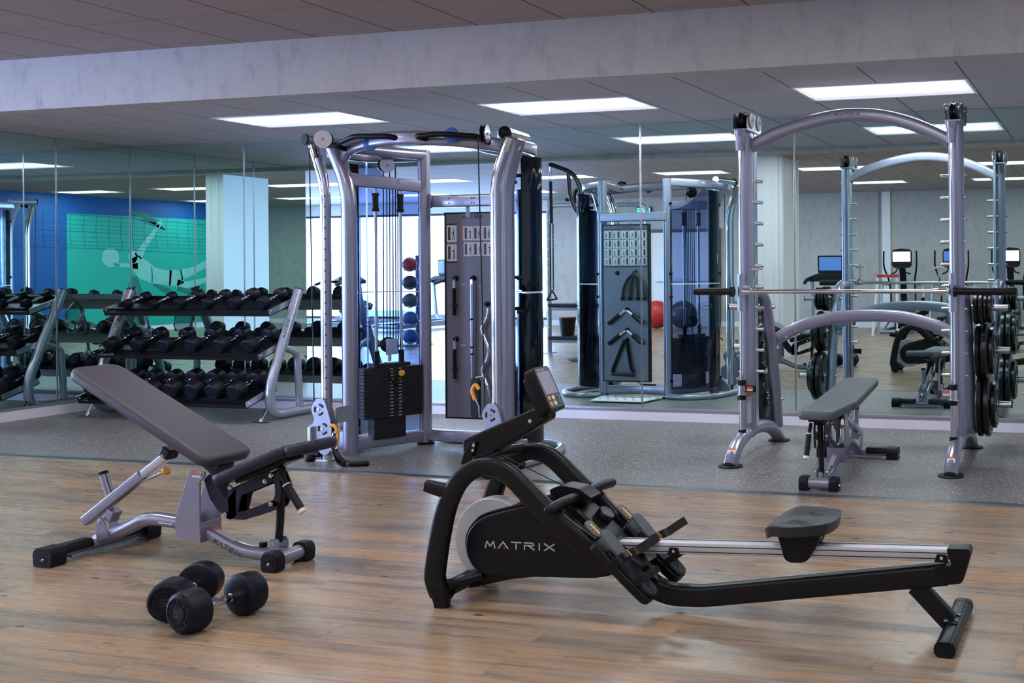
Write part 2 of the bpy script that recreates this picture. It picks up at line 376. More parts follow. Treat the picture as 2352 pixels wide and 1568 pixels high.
SPLIT = {'bolts': 'bolt', 'screws': 'screw', 'pivot_bolt': 'pivot_bolt', 'hanging_pegs': 'hanging_peg', 'cover_knobs': 'cover_knob', 'peg_nuts': 'peg_nut', 'studs': 'stud', 'pivot_ears': 'pivot_ear',
         'rear_ears': 'rear_ear', 'roof_tubes': 'roof_tube', 'knurling': 'knurling', 'plugs': 'plug', 'linkage_plate': 'linkage_plate', 'pulley_cover': 'pulley_cover', 'collar_bumper': 'collar_bumper', 'rod_collar': 'rod_collar',
         'saddle_rail': 'saddle_rail', 'chart_bar': 'chart_bar', 'foot_nubs': 'foot_nub', 'bar_rings': 'bar_ring', 'end_ring': 'end_ring', 'peg_labels': 'peg_label', 'webbing': 'webbing', 'grip_rim': 'grip_rim', 'tread_ribs': 'tread_rib', 'carabiner': 'carabiner'}
def clusters(mb, tol=0.0012):
    n = len(mb.v); par = list(range(n))
    def find(a):
        while par[a] != a: par[a] = par[par[a]]; a = par[a]
        return a
    for f in mb.f:
        for q in f[1:]:
            a, b = find(f[0]), find(q)
            if a != b: par[a] = b
    isl = {}
    for i in range(n): isl.setdefault(find(i), []).append(i)
    boxes = []
    for ids in isl.values():
        P = [mb.v[i] for i in ids]; boxes.append([set(ids), [min(q[k] for q in P)-tol for k in range(3)], [max(q[k] for q in P)+tol for k in range(3)]])
    ch = True
    while ch:
        ch = False
        for i in range(len(boxes)):
            for j in range(i+1, len(boxes)):
                a, b = boxes[i], boxes[j]
                if all(a[1][k] <= b[2][k] and b[1][k] <= a[2][k] for k in range(3)):
                    a[0] |= b[0]; a[1] = [min(x, y) for x, y in zip(a[1], b[1])]; a[2] = [max(x, y) for x, y in zip(a[2], b[2])]; boxes.pop(j); ch = True; break
            if ch: break
    out = []
    for ids, _, _ in boxes:
        m = MB(); mp = {}
        for i in sorted(ids): mp[i] = len(m.v); m.v.append(mb.v[i])
        for f, mi in zip(mb.f, mb.m):
            if f[0] in ids: m.f.append(tuple(mp[i] for i in f)); m.m.append(mi)
        out.append(m)
    return out
def obj(name, mb, mats, parent=None, bevel=0.0, label=None, angle=35, seg=2, subsurf=0):
    if name in SPLIT:
        last = None
        for m in clusters(mb): last = obj_one(SPLIT[name], m, mats, parent, bevel, label, angle, seg, subsurf)
        return last
    return obj_one(name, mb, mats, parent, bevel, label, angle, seg, subsurf)
def obj_one(name, mb, mats, parent=None, bevel=0.0, label=None, angle=35, seg=2, subsurf=0):
    me = bpy.data.meshes.new(name); off = Vector(parent['_o']) if parent is not None and '_o' in parent else Vector((0, 0, 0))
    me.from_pydata([tuple(Vector(p) - off) for p in mb.v], [], mb.f)
    if not isinstance(mats, (list, tuple)): mats = [mats]
    for m in mats: me.materials.append(m)
    if len(mats) > 1: me.polygons.foreach_set('material_index', mb.m)
    bm = bmesh.new(); bm.from_mesh(me); bmesh.ops.recalc_face_normals(bm, faces=bm.faces); bm.to_mesh(me); bm.free()
    me.polygons.foreach_set('use_smooth', [True]*len(me.polygons))
    me.set_sharp_from_angle(angle=math.radians(angle)); me.update()
    o = bpy.data.objects.new(name, me); COL.objects.link(o)
    if parent is not None:
        o.parent = parent
        if '_o' in parent: o['_o'] = parent['_o']
    if bevel:
        b = o.modifiers.new('bevel', 'BEVEL'); b.width = bevel; b.segments = seg; b.limit_method = 'ANGLE'; b.angle_limit = math.radians(40)
        b.harden_normals = True
    if subsurf:
        b = o.modifiers.new('sub', 'SUBSURF'); b.levels = subsurf; b.render_levels = subsurf
    if label: o['label'] = label
    return o
def thing(name, label, cat, loc=(0, 0, 0), group=None):
    o = bpy.data.objects.new(name, None); COL.objects.link(o); o.location = loc; o['_o'] = tuple(loc)
    o.empty_display_size = 0.05
    o['label'] = label; o['category'] = cat
    if group: o['group'] = group
    return o
def tag(o, label, cat, group=None):
    o['label'] = label; o['category'] = cat
    if group: o['group'] = group
    return o
def struct(name, mb, m, parent=None, bevel=0.0):
    o = obj(name, mb, m, parent, bevel); o['kind'] = 'structure'; return o
def kids(o): return [c for c in COL.objects if c.parent is o]
CH = {}
def dup(root, loc, rotz=None, label=None, group=None, rot=None):
    if root.name not in CH:
        CH[root.name] = [(c, [d for d in COL.objects if d.parent is c]) for c in COL.objects if c.parent is root]
    r = root.copy(); COL.objects.link(r); r.location = loc
    if rotz is not None: r.rotation_euler = (0, 0, rotz)
    if rot is not None: r.rotation_euler = rot
    if label: r['label'] = label
    if group: r['group'] = group
    for c, ds in CH[root.name]:
        c2 = c.copy(); COL.objects.link(c2); c2.parent = r
        for d in ds:
            d2 = d.copy(); COL.objects.link(d2); d2.parent = c2
    return r

# wide block lettering: strokes on a unit cell
GL = {'M': [[(0,0),(0.16,1),(0.5,0.25),(0.84,1),(1,0)]], 'A': [[(0,0),(0.5,1),(1,0)]], 'T': [[(0,1),(1,1)],[(0.5,1),(0.5,0)]],
      'R': [[(0,0),(0,0.6),(0.85,0.6),(0.98,0.75),(0.85,1),(0,1)],[(0.45,0.55),(1,0)]], 'I': [[(0.5,0),(0.5,1)]], 'X': [[(0,0),(1,1)],[(0,1),(1,0)]],
      'E': [[(1,0),(0,0),(0,1),(1,1)],[(0,0.5),(0.8,0.5)]], '1': [[(0.2,0.8),(0.5,1),(0.5,0)]], '0': [[(0,0),(1,0),(1,1),(0,1),(0,0)]],
      '5': [[(1,1),(0,1),(0,0.55),(1,0.55),(1,0),(0,0)]], '2': [[(0,1),(1,1),(1,0.5),(0,0.5),(0,0),(1,0)]], '3': [[(0,1),(1,1),(1,0),(0,0)],[(0.2,0.5),(1,0.5)]],
      '4': [[(0,1),(0,0.5),(1,0.5)],[(1,1),(1,0)]], '7': [[(0,1),(1,1),(0.4,0)]], '8': [[(0,0),(1,0),(1,1),(0,1),(0,0)],[(0,0.5),(1,0.5)]],
      '6': [[(1,1),(0,1),(0,0),(1,0),(1,0.5),(0,0.5)]], '9': [[(0,0),(1,0),(1,1),(0,1),(0,0.5),(1,0.5)]], 'L': [[(0,1),(0,0),(1,0)]], 'B': [[(0,0),(0,1),(0.9,1),(0.9,0.5),(0,0.5)],[(0.9,0.5),(1,0.25),(0.9,0),(0,0)]], ' ': []}
GWD = {'I': 0.35, '1': 0.6}
def word(mb, txt, o, ux, uy, w, h, th=None, depth=0.0012, gap=0.35):
    """letters starting at o, running along ux over total width w, height h along uy; raised 'depth' along ux x uy"""
    o = Vector(o); ux = Vector(ux).normalized(); uy = Vector(uy).normalized(); nz = ux.cross(uy).normalized()
    tot = sum(GWD.get(c, 1.0) for c in txt) + gap*(len(txt)-1); cw = w/tot; th = th or h*0.13; x = 0.0
    for c in txt:
        g = GWD.get(c, 1.0)
        for st in GL[c]:
            for (a, b) in zip(st[:-1], st[1:]):
                A = Vector(((x + (a[0] if g == 1.0 else a[0]*g))*cw, a[1]*h)); B = Vector(((x + (b[0] if g == 1.0 else b[0]*g))*cw, b[1]*h))
                d = (B-A); 
                if d.length < 1e-6: continue
                d.normalize(); p = Vector((-d.y, d.x))*th/2; A2 = A - d*th*0.3; B2 = B + d*th*0.3
                q = [A2+p, A2-p, B2-p, B2+p]
                lo = [o + ux*t.x + uy*t.y for t in q]; hi = [t + nz*depth for t in lo]
                mb.add(lo+hi, [(0,1,2,3),(7,6,5,4),(0,4,5,1),(1,5,6,2),(2,6,7,3),(3,7,4,0)])
        x += g + gap
    return mb
def decal(mb, o, ux, uy, w, h, depth=0.0012):
    o = Vector(o); ux = Vector(ux).normalized(); uy = Vector(uy).normalized(); nz = ux.cross(uy).normalized()
    q = [o, o+ux*w, o+ux*w+uy*h, o+uy*h]; hi = [t+nz*depth for t in q]
    return mb.add(q+hi, [(3,2,1,0),(4,5,6,7),(0,1,5,4),(1,2,6,5),(2,3,7,6),(3,0,4,7)])
def bolt(mb, c, ax, r=0.009, t=0.006):
    ax = Vector(ax).normalized(); c = Vector(c)
    mb.lathe(c - ax*0.001, ax, [(0, r), (t*0.5, r), (t, r*0.8)], 12)
    mb.lathe(c + ax*(t*0.7), ax, [(0, r*0.55), (t*0.8, r*0.5)], 6)
    return mb
# ================================================================== ROOM SHELL
struct('floor', MB().bb((XF, YR-0.2, -0.12), (XR+0.2, YB+0.15, 0.0)), WOOD)
struct('floor_rubber', MB().bb((XL, YM+0.045, 0.0), (XR, YB, 0.006)), RUBF)
mb = MB(); mb.prism([(YM, 0.0), (YM+0.045, 0.0), (YM+0.045, 0.0068), (YM+0.012, 0.0066)], XL, XR, 'x')
struct('trim_1', mb, RUBE)
struct('ceiling', MB().bb((XF, YR-0.2, H1), (XR+0.2, YS+0.05, H1+0.1)), CEIL1)
struct('ceiling_lower', MB().bb((XL-0.15, YSB-0.02, H2), (XR+0.2, YB+0.15, H2+0.1)), CEIL2)
struct('wall_beam', MB().bb((XF, YS, HS), (XR, YSB, H1+0.05)), VINYL)
struct('wall_back', MB().bb((XL-0.15, YB, 0), (XR+0.2, YB+0.15, H1)), PAINTW)
struct('wall_left', MB().bb((XL-0.15, YE, 0), (XL, YB+0.02, H1)), PAINTW)
struct('wall_return', MB().bb((XF, YE, 0), (XL-0.14, YE+0.15, H1)), PAINTW)
struct('wall_right', MB().bb((XR, YR-0.1, 0), (XR+0.15, YB+0.1, H1+0.05)), PAINTW)
# rear wall: solid part with a shallow pilaster, then the glazed part
mb = MB(); mb.bb((-12.45, YR-0.15, 0), (-4.66, YR, H1+0.02)); mb.bb((-4.66, YR-0.15, 0), (-4.58, YR-0.03, H1+0.02)); mb.bb((-4.40, YR-0.15, 0), (XR, YR, H1+0.02))
struct('wall_rear', mb, VINYL)
struct('wall_pilaster', MB().bb((-4.58, YR-0.15, 0), (-4.40, YR+0.02, H1+0.01)), PAINTW)
mb = MB(); mb.bb((XF, YR-0.15, 2.62), (-12.45, YR, H1+0.02)); mb.bb((XF, YR-0.15, 0), (-12.45, YR, 0.12)); struct('wall_rear_glazed', mb, PAINTW)
mb = MB(); mb.bb((XF-0.15, YR-0.15, 2.62), (XF, YE+0.15, H1+0.02)); mb.bb((XF-0.15, YR-0.15, 0), (XF, YE+0.15, 0.12)); mb.bb((XF-0.15, 5.3, 0.1), (XF, YE+0.15, 2.65)); struct('wall_far', mb, PAINTW)
# windows with dark mullions
n = 1
xs = [-19.4, -17.62, -15.78, -14.10, -12.45]
for a, b in zip(xs[:-1], xs[1:]):
    w = MB(); t = 0.05
    w.bb((a, YR-0.12, 0.12), (a+t, YR-0.02, 2.62)); w.bb((b-t, YR-0.12, 0.12), (b, YR-0.02, 2.62))
    w.bb((a+t, YR-0.12, 0.12), (b-t, YR-0.02, 0.12+t)); w.bb((a+t, YR-0.12, 2.62-t), (b-t, YR-0.02, 2.62))
    f = struct('window_%d' % n, w, FRAMED); g = struct('glass_pane', MB().bb((a+t, YR-0.075, 0.17), (b-t, YR-0.068, 2.57)), PANE, f); n += 1
ys = [YR+0.0, -3.0, -0.9, 1.2, 3.3, 5.3]
for a, b in zip(ys[:-1], ys[1:]):
    w = MB(); t = 0.05
    w.bb((XF-0.12, a, 0.12), (XF-0.02, a+t, 2.62)); w.bb((XF-0.12, b-t, 0.12), (XF-0.02, b, 2.62))
    w.bb((XF-0.12, a+t, 0.12), (XF-0.02, b-t, 0.12+t)); w.bb((XF-0.12, a+t, 2.57), (XF-0.02, b-t, 2.62))
    f = struct('window_%d' % n, w, FRAMED); g = struct('glass_pane', MB().bb((XF-0.075, a+t, 0.17), (XF-0.068, b-t, 2.57)), PANE, f); n += 1
# ground outside
struct('ground_outside', MB().bb((-60, -60, -0.3), (20, YR-0.25, -0.2)), mat('paving_outside', (0.55, 0.57, 0.6), 0.8, noise=(1, 0.1)))
struct('ground_outside_side', MB().bb((-60, YR-0.24, -0.3), (XF-0.25, 30, -0.2)), MATS['paving_outside'])
# baseboards and the channel under the mirrors
ZM = 0.1114
struct('baseboard_back', MB().bb((XL+0.02, YB-0.022, 0.0), (XR, YB, 0.078)), BASEW)
struct('trim_2', MB().bb((XL+0.02, YB-0.018, 0.078), (XR, YB, ZM-0.012)), BASEG)
struct('trim_3', MB().bb((XL+0.02, YB-0.026, ZM-0.012), (XR, YB, ZM+0.003)), RAILM)
struct('baseboard_left', MB().bb((XL, YE, 0.0), (XL+0.022, YB-0.0, 0.095)), BASEW)
struct('trim_4', MB().bb((XL, YE, 0.095), (XL+0.026, YB-0.0, ZM+0.003)), RAILM)
struct('baseboard_rear', MB().bb((-12.45, YR, 0), (XR, YR+0.015, 0.11)), BASEW)
# mirrors
top = H2 - 0.004
xb = [XL, -7.973, -6.601, -5.229, -3.857, -2.483, -1.110, 0.263, XR]
wl = ['mirror panel on the back wall touching the left corner',
      'mirror panel on the back wall behind the right end of the dumbbell rack',
      'mirror panel on the back wall behind the left upright of the cable machine',
      'mirror panel on the back wall behind the cable machine weight stack and accessory board',
      'mirror panel on the back wall between cable machine and smith machine',
      'mirror panel on the back wall behind the left half of the smith machine',
      'mirror panel on the back wall behind the right post of the smith machine',
      'mirror panel on the back wall right of the stacked plates']
for i, (a, b) in enumerate(zip(xb[:-1], xb[1:])):
    t = thing('wall_mirror', wl[i], 'mirror', (a, YB-0.012, ZM), 'mirror panels along the back wall')
    if i == 7: t['label'] = 'mirror panel on the back wall, past the smith machine toward the mural wall'
    obj('mirror_glass', MB().bb((a+0.0035, YB-0.012, ZM), (b-0.0035, YB-0.006, top)), MIRROR, t, angle=30)
    for x0 in (a+0.002, b-0.002-0.006): obj('polished_edge', MB().bb((x0, YB-0.0135, ZM), (x0+0.006, YB-0.0115, top)), STEEL, t)
    obj('backing', MB().bb((a+0.002, YB-0.0055, ZM), (b-0.002, YB-0.0005, top)), RAILM, t)
yl = [YE, 6.685, 7.478, YB-0.012]
ll = ['narrow mirror panel at the near end of the left wall', 'middle narrow mirror panel on the left wall', 'narrow mirror panel on the left wall touching the back corner']
for i, (a, b) in enumerate(zip(yl[:-1], yl[1:])):
    t = thing('wall_mirror', ll[i], 'mirror', (XL+0.012, a, ZM), 'mirror panels along the left wall')
    obj('mirror_glass', MB().bb((XL+0.006, a+0.0035, ZM), (XL+0.012, b-0.0035, top)), MIRROR, t)
    for y0 in (a+0.002, b-0.002-0.006): obj('polished_edge', MB().bb((XL+0.0115, y0, ZM), (XL+0.0135, y0+0.006, top)), STEEL, t)
    obj('backing', MB().bb((XL+0.0005, a+0.002, ZM), (XL+0.0055, b-0.002, top)), RAILM, t)
# column (boxed, with vertical ribs) seen in the mirrors
mb = MB(); mb.bb((-4.80, 1.62, 0), (-4.44, 2.55, H1)); 
for x in (-4.80, -4.70, -4.55): mb.bb((x, 2.55, 0), (x+0.025, 2.562, H1))
mb.tube([(-4.44, 2.45, 0), (-4.44, 2.45, H1)], 0.055, 16); mb.tube([(-4.44, 1.72, 0), (-4.44, 1.72, H1)], 0.055, 16)
struct('wall_column', mb, PAINTW)

# ceiling lights
def light(x0, y0, z, label, group, w=2*G, d=G, es=None):
    t = thing('ceiling_light', label, 'ceiling light', (x0+w/2, y0+d/2, z), group)
    fr = MB(); e = 0.022
    fr.bb((x0, y0, z-0.006), (x0+w, y0+e, z+0.002)); fr.bb((x0, y0+d-e, z-0.006), (x0+w, y0+d, z+0.002)); fr.bb((x0, y0+e, z-0.006), (x0+e, y0+d-e, z+0.002)); fr.bb((x0+w-e, y0+e, z-0.006), (x0+w, y0+d-e, z+0.002))
    obj('frame', fr, LAMPF, t, 0.001)
    lp = MB(); lp.bb((x0+0.06, y0+0.12, z-0.0045), (x0+w/2-0.006, y0+d-0.16, z-0.0015)); lp.bb((x0+w/2+0.006, y0+0.12, z-0.0045), (x0+w-0.06, y0+d-0.16, z-0.0015))
    obj('diffuser', lp, LAMP, t)
    rf = MB(); rf.bb((x0+e, y0+e, z-0.0012), (x0+w-e, y0+d-e, z-0.0004))
    obj('reflector', rf, LAMPR, t)
    return t
for i, lb in enumerate(['recessed ceiling light near the back wall, above and left of the cable machine', 'recessed ceiling light near the back wall, right of the cable machine top', 'recessed ceiling light near the back wall, above the smith machine arch']):
    light(GX2+4*G*i, 6.8636, H2, lb, 'recessed lights over the rubber floor')
k = 0
for yy, row in ((3.30, 'first'), (0.03, 'second'), (-2.95, 'third')):
    for x0 in (-14.57, -12.13, -9.69, -7.25, -4.81, -2.37, 0.07):
        nm = ['outermost from the mural wall', 'sixth from the mural wall', 'fifth from the mural wall', 'fourth from the mural wall', 'third from the mural wall', 'second from the mural wall', 'nearest the mural wall'][int(round((x0+14.57)/2.44))]
        light(x0, yy, H1, 'recessed ceiling light in the %s row behind the camera, %s' % (row, nm), 'recessed lights of the main ceiling')
for yy in (3.3, 0.03, -2.95):
    light(-17.0, yy, H1, 'recessed ceiling light near the side windows, %s' % {3.3: 'closest to the beam', 0.03: 'in the middle', -2.95: 'closest to the rear windows'}[yy], 'recessed lights by the side windows')
# security camera dome and exit sign
t = thing('exit_sign', 'green and white exit sign high on the rear wall', 'sign', (-10.0, YR+0.02, 2.62))
obj('housing', MB().bb((-10.20, YR+0.001, 2.44), (-9.84, YR+0.05, 2.66)), GREYP, t, 0.004)
obj('face', MB().bb((-10.18, YR+0.0505, 2.46), (-9.86, YR+0.054, 2.64)), GREEN, t)
mb = MB(); word(mb, 'EXIT', (-9.89, YR+0.0545, 2.49), (-1, 0, 0), (0, 0, 1), 0.26, 0.12, 0.022, 0.002); obj('lettering', mb, WHITE, t)

# mural on the right wall: blue field with a green panel, a net and a diving player
MB_BLUE = mat('mural_blue', (0.008, 0.085, 0.30), 0.6, noise=(1.2, 0.25)); MB_GREEN = mat('mural_green', (0.012, 0.40, 0.30), 0.6, noise=(1.0, 0.10))
MB_SKIN = mat('mural_figure_light', (0.22, 0.56, 0.48), 0.6, noise=(5, 0.22)); MB_SHADE = mat('mural_figure_dark', (0.012, 0.19, 0.16), 0.6, noise=(4, 0.3)); MB_NET = mat('mural_net', (0.008, 0.07, 0.20), 0.6)
t = thing('wall_mural', 'blue and green painted mural of a diving ball player on the right wall', 'mural', (XR, -1.5, 0.1))
obj('field', MB().bb((XR-0.006, -4.98, 0.12), (XR-0.0005, 3.6, H1-0.002)), MB_BLUE, t)
obj('panel', MB().bb((XR-0.009, -4.95, 0.12), (XR-0.0065, -0.03, 2.49)), MB_GREEN, t)
mb = MB()
def strip(pts, ws, x=XR-0.0105):
    P = [Vector((x, a, b)) for a, b in pts]; vs = []; n = len(P)
    for i in range(n):
        d = (P[min(i+1, n-1)] - P[max(i-1, 0)]).normalized(); q = Vector((0, -d.z, d.y))*ws[i]/2; vs += [P[i]+q, P[i]-q]
    k = len(mb.v); mb.add(vs, [(2*i, 2*i+1, 2*i+3, 2*i+2) for i in range(n-1)])
def blob(y, z, r, r2=None, x=XR-0.0105):
    r2 = r2 or r; mb.add([(x, y+r*math.cos(2*PI*j/28), z+r2*math.sin(2*PI*j/28)) for j in range(28)], [tuple(range(28))])
# body: from hand on the ball through the torso to the feet
strip([(-1.12,1.45),(-1.30,1.44),(-1.50,1.42),(-1.62,1.42)], [0.07,0.08,0.10,0.14])
strip([(-1.55,1.62),(-1.64,1.45),(-1.78,1.32),(-1.98,1.22),(-2.20,1.18),(-2.45,1.15)], [0.16,0.36,0.42,0.36,0.33,0.34])
strip([(-1.62,1.62),(-1.78,1.86),(-1.90,2.02),(-1.98,2.10),(-2.08,2.26),(-2.15,2.34)], [0.20,0.13,0.11,0.10,0.07,0.05])
strip([(-2.10,2.27),(-2.17,2.36),(-2.21,2.44)], [0.10,0.12,0.03])
strip([(-2.40,1.16),(-2.60,1.15),(-2.75,1.18)], [0.36,0.36,0.30]); strip([(-2.70,1.22),(-2.92,1.27),(-3.10,1.34),(-3.38,1.46),(-3.75,1.62),(-3.9,1.60)], [0.24,0.20,0.16,0.17,0.09,0.14])
strip([(-2.60,1.02),(-2.80,0.98),(-3.05,1.02),(-3.40,1.10),(-3.75,1.13)], [0.20,0.17,0.14,0.12,0.08])
blob(-0.98, 1.60, 0.20); blob(-1.50, 1.62, 0.11, 0.14)
obj('player_figure', mb, MB_SKIN, t)
mb = MB()
strip([(-1.45,0.30),(-1.55,0.8),(-1.52,1.2)], [0.5,0.42,0.15], XR-0.0098); strip([(-2.0,1.02),(-2.35,0.86),(-2.62,0.72)], [0.05,0.16,0.03], XR-0.0112); strip([(-2.6,0.92),(-3.0,0.80),(-3.3,0.9)], [0.10,0.14,0.03], XR-0.0112)
strip([(-1.95,1.40),(-1.97,1.2),(-1.96,1.05)], [0.03,0.03,0.03], XR-0.0115); strip([(-2.68,1.34),(-2.72,1.18),(-2.70,1.0)], [0.025,0.025,0.025], XR-0.0115)
strip([(-1.35,2.62),(-1.85,2.50),(-2.3,2.22),(-2.05,2.33),(-1.6,2.44)], [0.02,0.16,0.03,0.10,0.02], XR-0.0098); strip([(-1.05,1.47),(-1.2,1.43)], [0.05,0.03], XR-0.0112)
obj('figure_shadow', mb, MB_SHADE, t)
mb = MB()
for i in range(9):
    z = 2.48 - i*0.085; strip([(2.6-0.1*0, z-0.02), (0.8, z+0.01), (-1.2, z-0.03), (-4.9, z-0.16)] if i in (0, 4, 8) else [(2.6, z), (-4.9, z-0.1)], [0.010]*4 if i in (0, 4, 8) else [0.006]*2, XR-0.0118)
for i in range(26): y = 2.4 - i*0.28; strip([(y, 2.5), (y+0.03, 2.15), (y-0.02, 1.78)], [0.008]*3, XR-0.0118)
obj('net', mb, MB_NET, t)
# ================================================================== BENCHES
def pad_mesh(L, W, T, taper0=1.0, taper1=1.0, cr_=0.05):
    """upholstered pad lying along +x from 0 to L, top at z=T; corners rounded, ends tapered"""
    out = rpoly([(0, -W/2*taper0), (L, -W/2*taper1), (L, W/2*taper1), (0, W/2*taper0)], cr_, 5)
    layers = [(0.0, 0.012), (0.006, 0.003), (T*0.45, 0.0), (T-0.012, 0.0), (T-0.004, 0.004), (T, 0.013)]
    mb = MB(); n = len(out); cx = L/2
    vs = []
    for z, ins in layers:
        for (x, y) in out:
            sx = 1 - ins/(L/2); sy = 1 - ins/(W/2); vs.append((cx + (x-cx)*sx, y*sy, z))
    fs = []
    for i in range(len(layers)-1):
        for j in range(n): fs.append((i*n+j, i*n+(j+1) % n, (i+1)*n+(j+1) % n, (i+1)*n+j))
    mb.add(vs, fs); mb.add([(p) for p in vs[:n]], [tuple(range(n))[::-1]]); mb.add(vs[-n:], [tuple(range(n))])
    return mb
def place(mb, o, ang, start=0):
    M = Matrix.Translation(Vector(o)) @ Matrix.Rotation(-ang, 4, 'Y'); return mb.xf(M, start)
def make_bench(label, loc, back, seat, links, tel, handle, padmat, knob, bx):
    """all numbers in the bench's own frame: +x toward its front foot, origin on the floor"""
    t = thing('weight_bench', label, 'weight bench', (0, 0, 0)); t['_o'] = (0, 0, 0)
    # rear foot
    f = MB(); f.tube([(-0.55, -0.20, 0.042), (-0.55, 0.20, 0.042)], 0.030, 16, ry=0.022); f.bb((-0.588, -0.17, 0.018), (-0.512, 0.17, 0.03))
    obj('rear_foot', f, SILVER, t)
    for s in (-1, 1):
        c = MB(); c.prism(rpoly([(-0.60, 0.0), (-0.50, 0.0), (-0.495, 0.062), (-0.515, 0.086), (-0.585, 0.086), (-0.605, 0.062)], 0.014), min(s*0.205, s*0.28), max(s*0.205, s*0.28), 'y')
        c.prism(rpoly([(-0.575, 0.018), (-0.525, 0.018), (-0.53, 0.05), (-0.57, 0.05)], 0.01), min(s*0.279, s*0.2815), max(s*0.279, s*0.2815), 'y')
        cp = obj('end_cap', c, RUBBER, t, 0.008); b = MB(); bolt(b, (-0.545, s*0.281, 0.034), (0, s, 0), 0.007, 0.004); obj('screw', b, CHROME, cp)
        c = MB(); c.prism(rpoly([(-0.592, 0.04), (-0.508, 0.04), (-0.518, 0.082), (-0.582, 0.082)], 0.015), min(s*0.06, s*0.205), max(s*0.06, s*0.205), 'y'); obj('foot_cover', c, BLACKM, t, 0.005)
    # spine
    p = fil([(-0.565, 0, 0.052), (-0.43, 0, 0.098), (-0.285, 0, 0.165), (-0.21, 0, 0.172), (-0.05, 0, 0.158)], [0.06, 0.05, 0.05], 6)
    obj('rear_spine', MB().tube(p, 0.031, 20, up=(0, 1, 0)), SILVER, t)
    p = fil([(0.05, 0, 0.138), (0.14, 0, 0.098), (0.25, 0, 0.056), (0.34, 0, 0.046), (0.50, 0, 0.046)], [0.05, 0.06, 0.05], 6)
    sp = obj('front_spine', MB().tube(p, 0.031, 20, up=(0, 1, 0)), SILVER, t)
    w = MB(); d = Vector((0.40, 0, -0.16)).normalized(); word(w, 'MATRIX', (0.130, -0.0312, 0.088), d, (0.16, -0.0, 0.40), 0.16, 0.021, 0.0036, 0.0006); obj('logo', w, LOGOD, sp)
    w = MB(); n_ = Vector((0.37, 0, 0.93)).normalized()
    decal(w, Vector((0.105, -0.017, 0.1455)), d, (0, 1, 0), 0.135, 0.030, 0.001); obj('warning_label', w, LABELG, sp)
    w = MB(); decal(w, Vector((0.105, -0.017, 0.1462)), d, (0, 1, 0), 0.018, 0.030, 0.001); obj('warning_stripe', w, LABELO, sp)
    w = MB(); decal(w, (-0.175, -0.0305, 0.160), (1, 0, -0.05), (0, 0.25, 1), 0.075, 0.020, 0.001); obj('barcode_label', w, LABELW, t)
    # front foot
    obj('front_foot', MB().tube([(0.51, -0.10, 0.046), (0.51, 0.10, 0.046)], 0.032, 18), SILVER, t)
    for s in (-1, 1):
        c = MB(); a, b_ = sorted((s*0.062, s*0.118)); c.prism(rpoly([(0.468, 0.0), (0.552, 0.0), (0.556, 0.06), (0.54, 0.088), (0.48, 0.088), (0.464, 0.06)], 0.018), a, b_, 'y')
        cp = obj('end_cap', c, RUBBER, t, 0.009)
        r = MB(); a, b_ = sorted((s*0.1175, s*0.1195)); r.prism(rpoly([(0.484, 0.024), (0.536, 0.024), (0.534, 0.06), (0.486, 0.06)], 0.008), a, b_, 'y'); obj('recess', r, BLACKM, cp)
        b = MB(); bolt(b, (0.512, s*0.119, 0.038), (0, s, 0), 0.007, 0.004); obj('screw', b, CHROME, cp)
    # U bracket
    u = MB()
    for s in (-1, 1):
        a, b_ = sorted((s*0.052, s*0.060)); u.prism(rpoly([(0.030, 0.411), (0.115, 0.414), (0.118, 0.392), (0.088, 0.365), (0.087, 0.178), (0.090, 0.088), (-0.050, 0.112), (-0.047, 0.206)], 0.006), a, b_, 'y')
    u.bb((0.082, -0.058, 0.090), (0.090, 0.058, 0.180)); u.bb((-0.045, -0.056, 0.108), (0.086, 0.056, 0.116))
    ub = obj('hinge_bracket', u, SILVER, t, 0.002)
    w = MB(); decal(w, (0.048, -0.0605, 0.396), (1, 0, 0), (0, 0, 1), 0.045, 0.009, 0.001); obj('warning_stripe', w, LABELO, ub)
    w = MB(); decal(w, (0.048, -0.0605, 0.386), (1, 0, 0), (0, 0, 1), 0.045, 0.009, 0.001); obj('warning_label', w, LABELW, ub)
    b = MB(); bolt(b, (0.10, -0.060, 0.397), (0, -1, 0), 0.011); bolt(b, (0.10, 0.060, 0.397), (0, 1, 0), 0.011); obj('pivot_bolt', b, CHROME, ub)
    # pads
    (px, pz), ang, L = back; FL = Matrix.Diagonal((-1, 1, 1, 1))
    m = place(pad_mesh(L, 0.275, 0.052, 1.0, 0.90, 0.055).xf(FL), (px, 0, pz), ang); pb = obj('back_pad', m, padmat, t, angle=60)
    m = place(MB().prism([(-0.005, -0.060), (-0.10, -0.045), (-L*0.62, -0.022), (-L*0.62, -0.001), (-0.005, -0.001)], -0.045, 0.045, 'y'), (px, 0, pz), ang); obj('pad_support', m, NAVYP, t, 0.004)
    (sx_, sz_), sang, SL = seat
    m = place(pad_mesh(SL, 0.26, 0.052, 0.98, 0.80, 0.05), (sx_, 0, sz_), sang); obj('seat_pad', m, PADS if padmat is PAD else padmat, t, angle=60)
    m = place(MB().bb((0.06, -0.05, -0.016), (SL*0.9, 0.05, -0.001)), (sx_, 0, sz_), sang); obj('seat_plate', m, BLACKP, t, 0.002)
    if len(seat) > 3:
        pass
    # black linkage plates, both sides
    l = MB()
    for poly in links['plates']:
        for s in (-1, 1):
            a, b_ = sorted((s*0.028, s*0.034)); l.prism(rpoly(poly, 0.012), a, b_, 'y')
    obj('linkage_plate', l, NAVYP, t, 0.001)
    l = MB(); l.tube(fil(links['bar'], 0.02), 0.017, 12, up=(0, 1, 0)); obj('lift_bar', l, BLACKP, t)
    b = MB()
    for (x, z) in links['bolts']:
        for s in (-1, 1): bolt(b, (x, s*0.034, z), (0, s, 0), 0.012, 0.008)
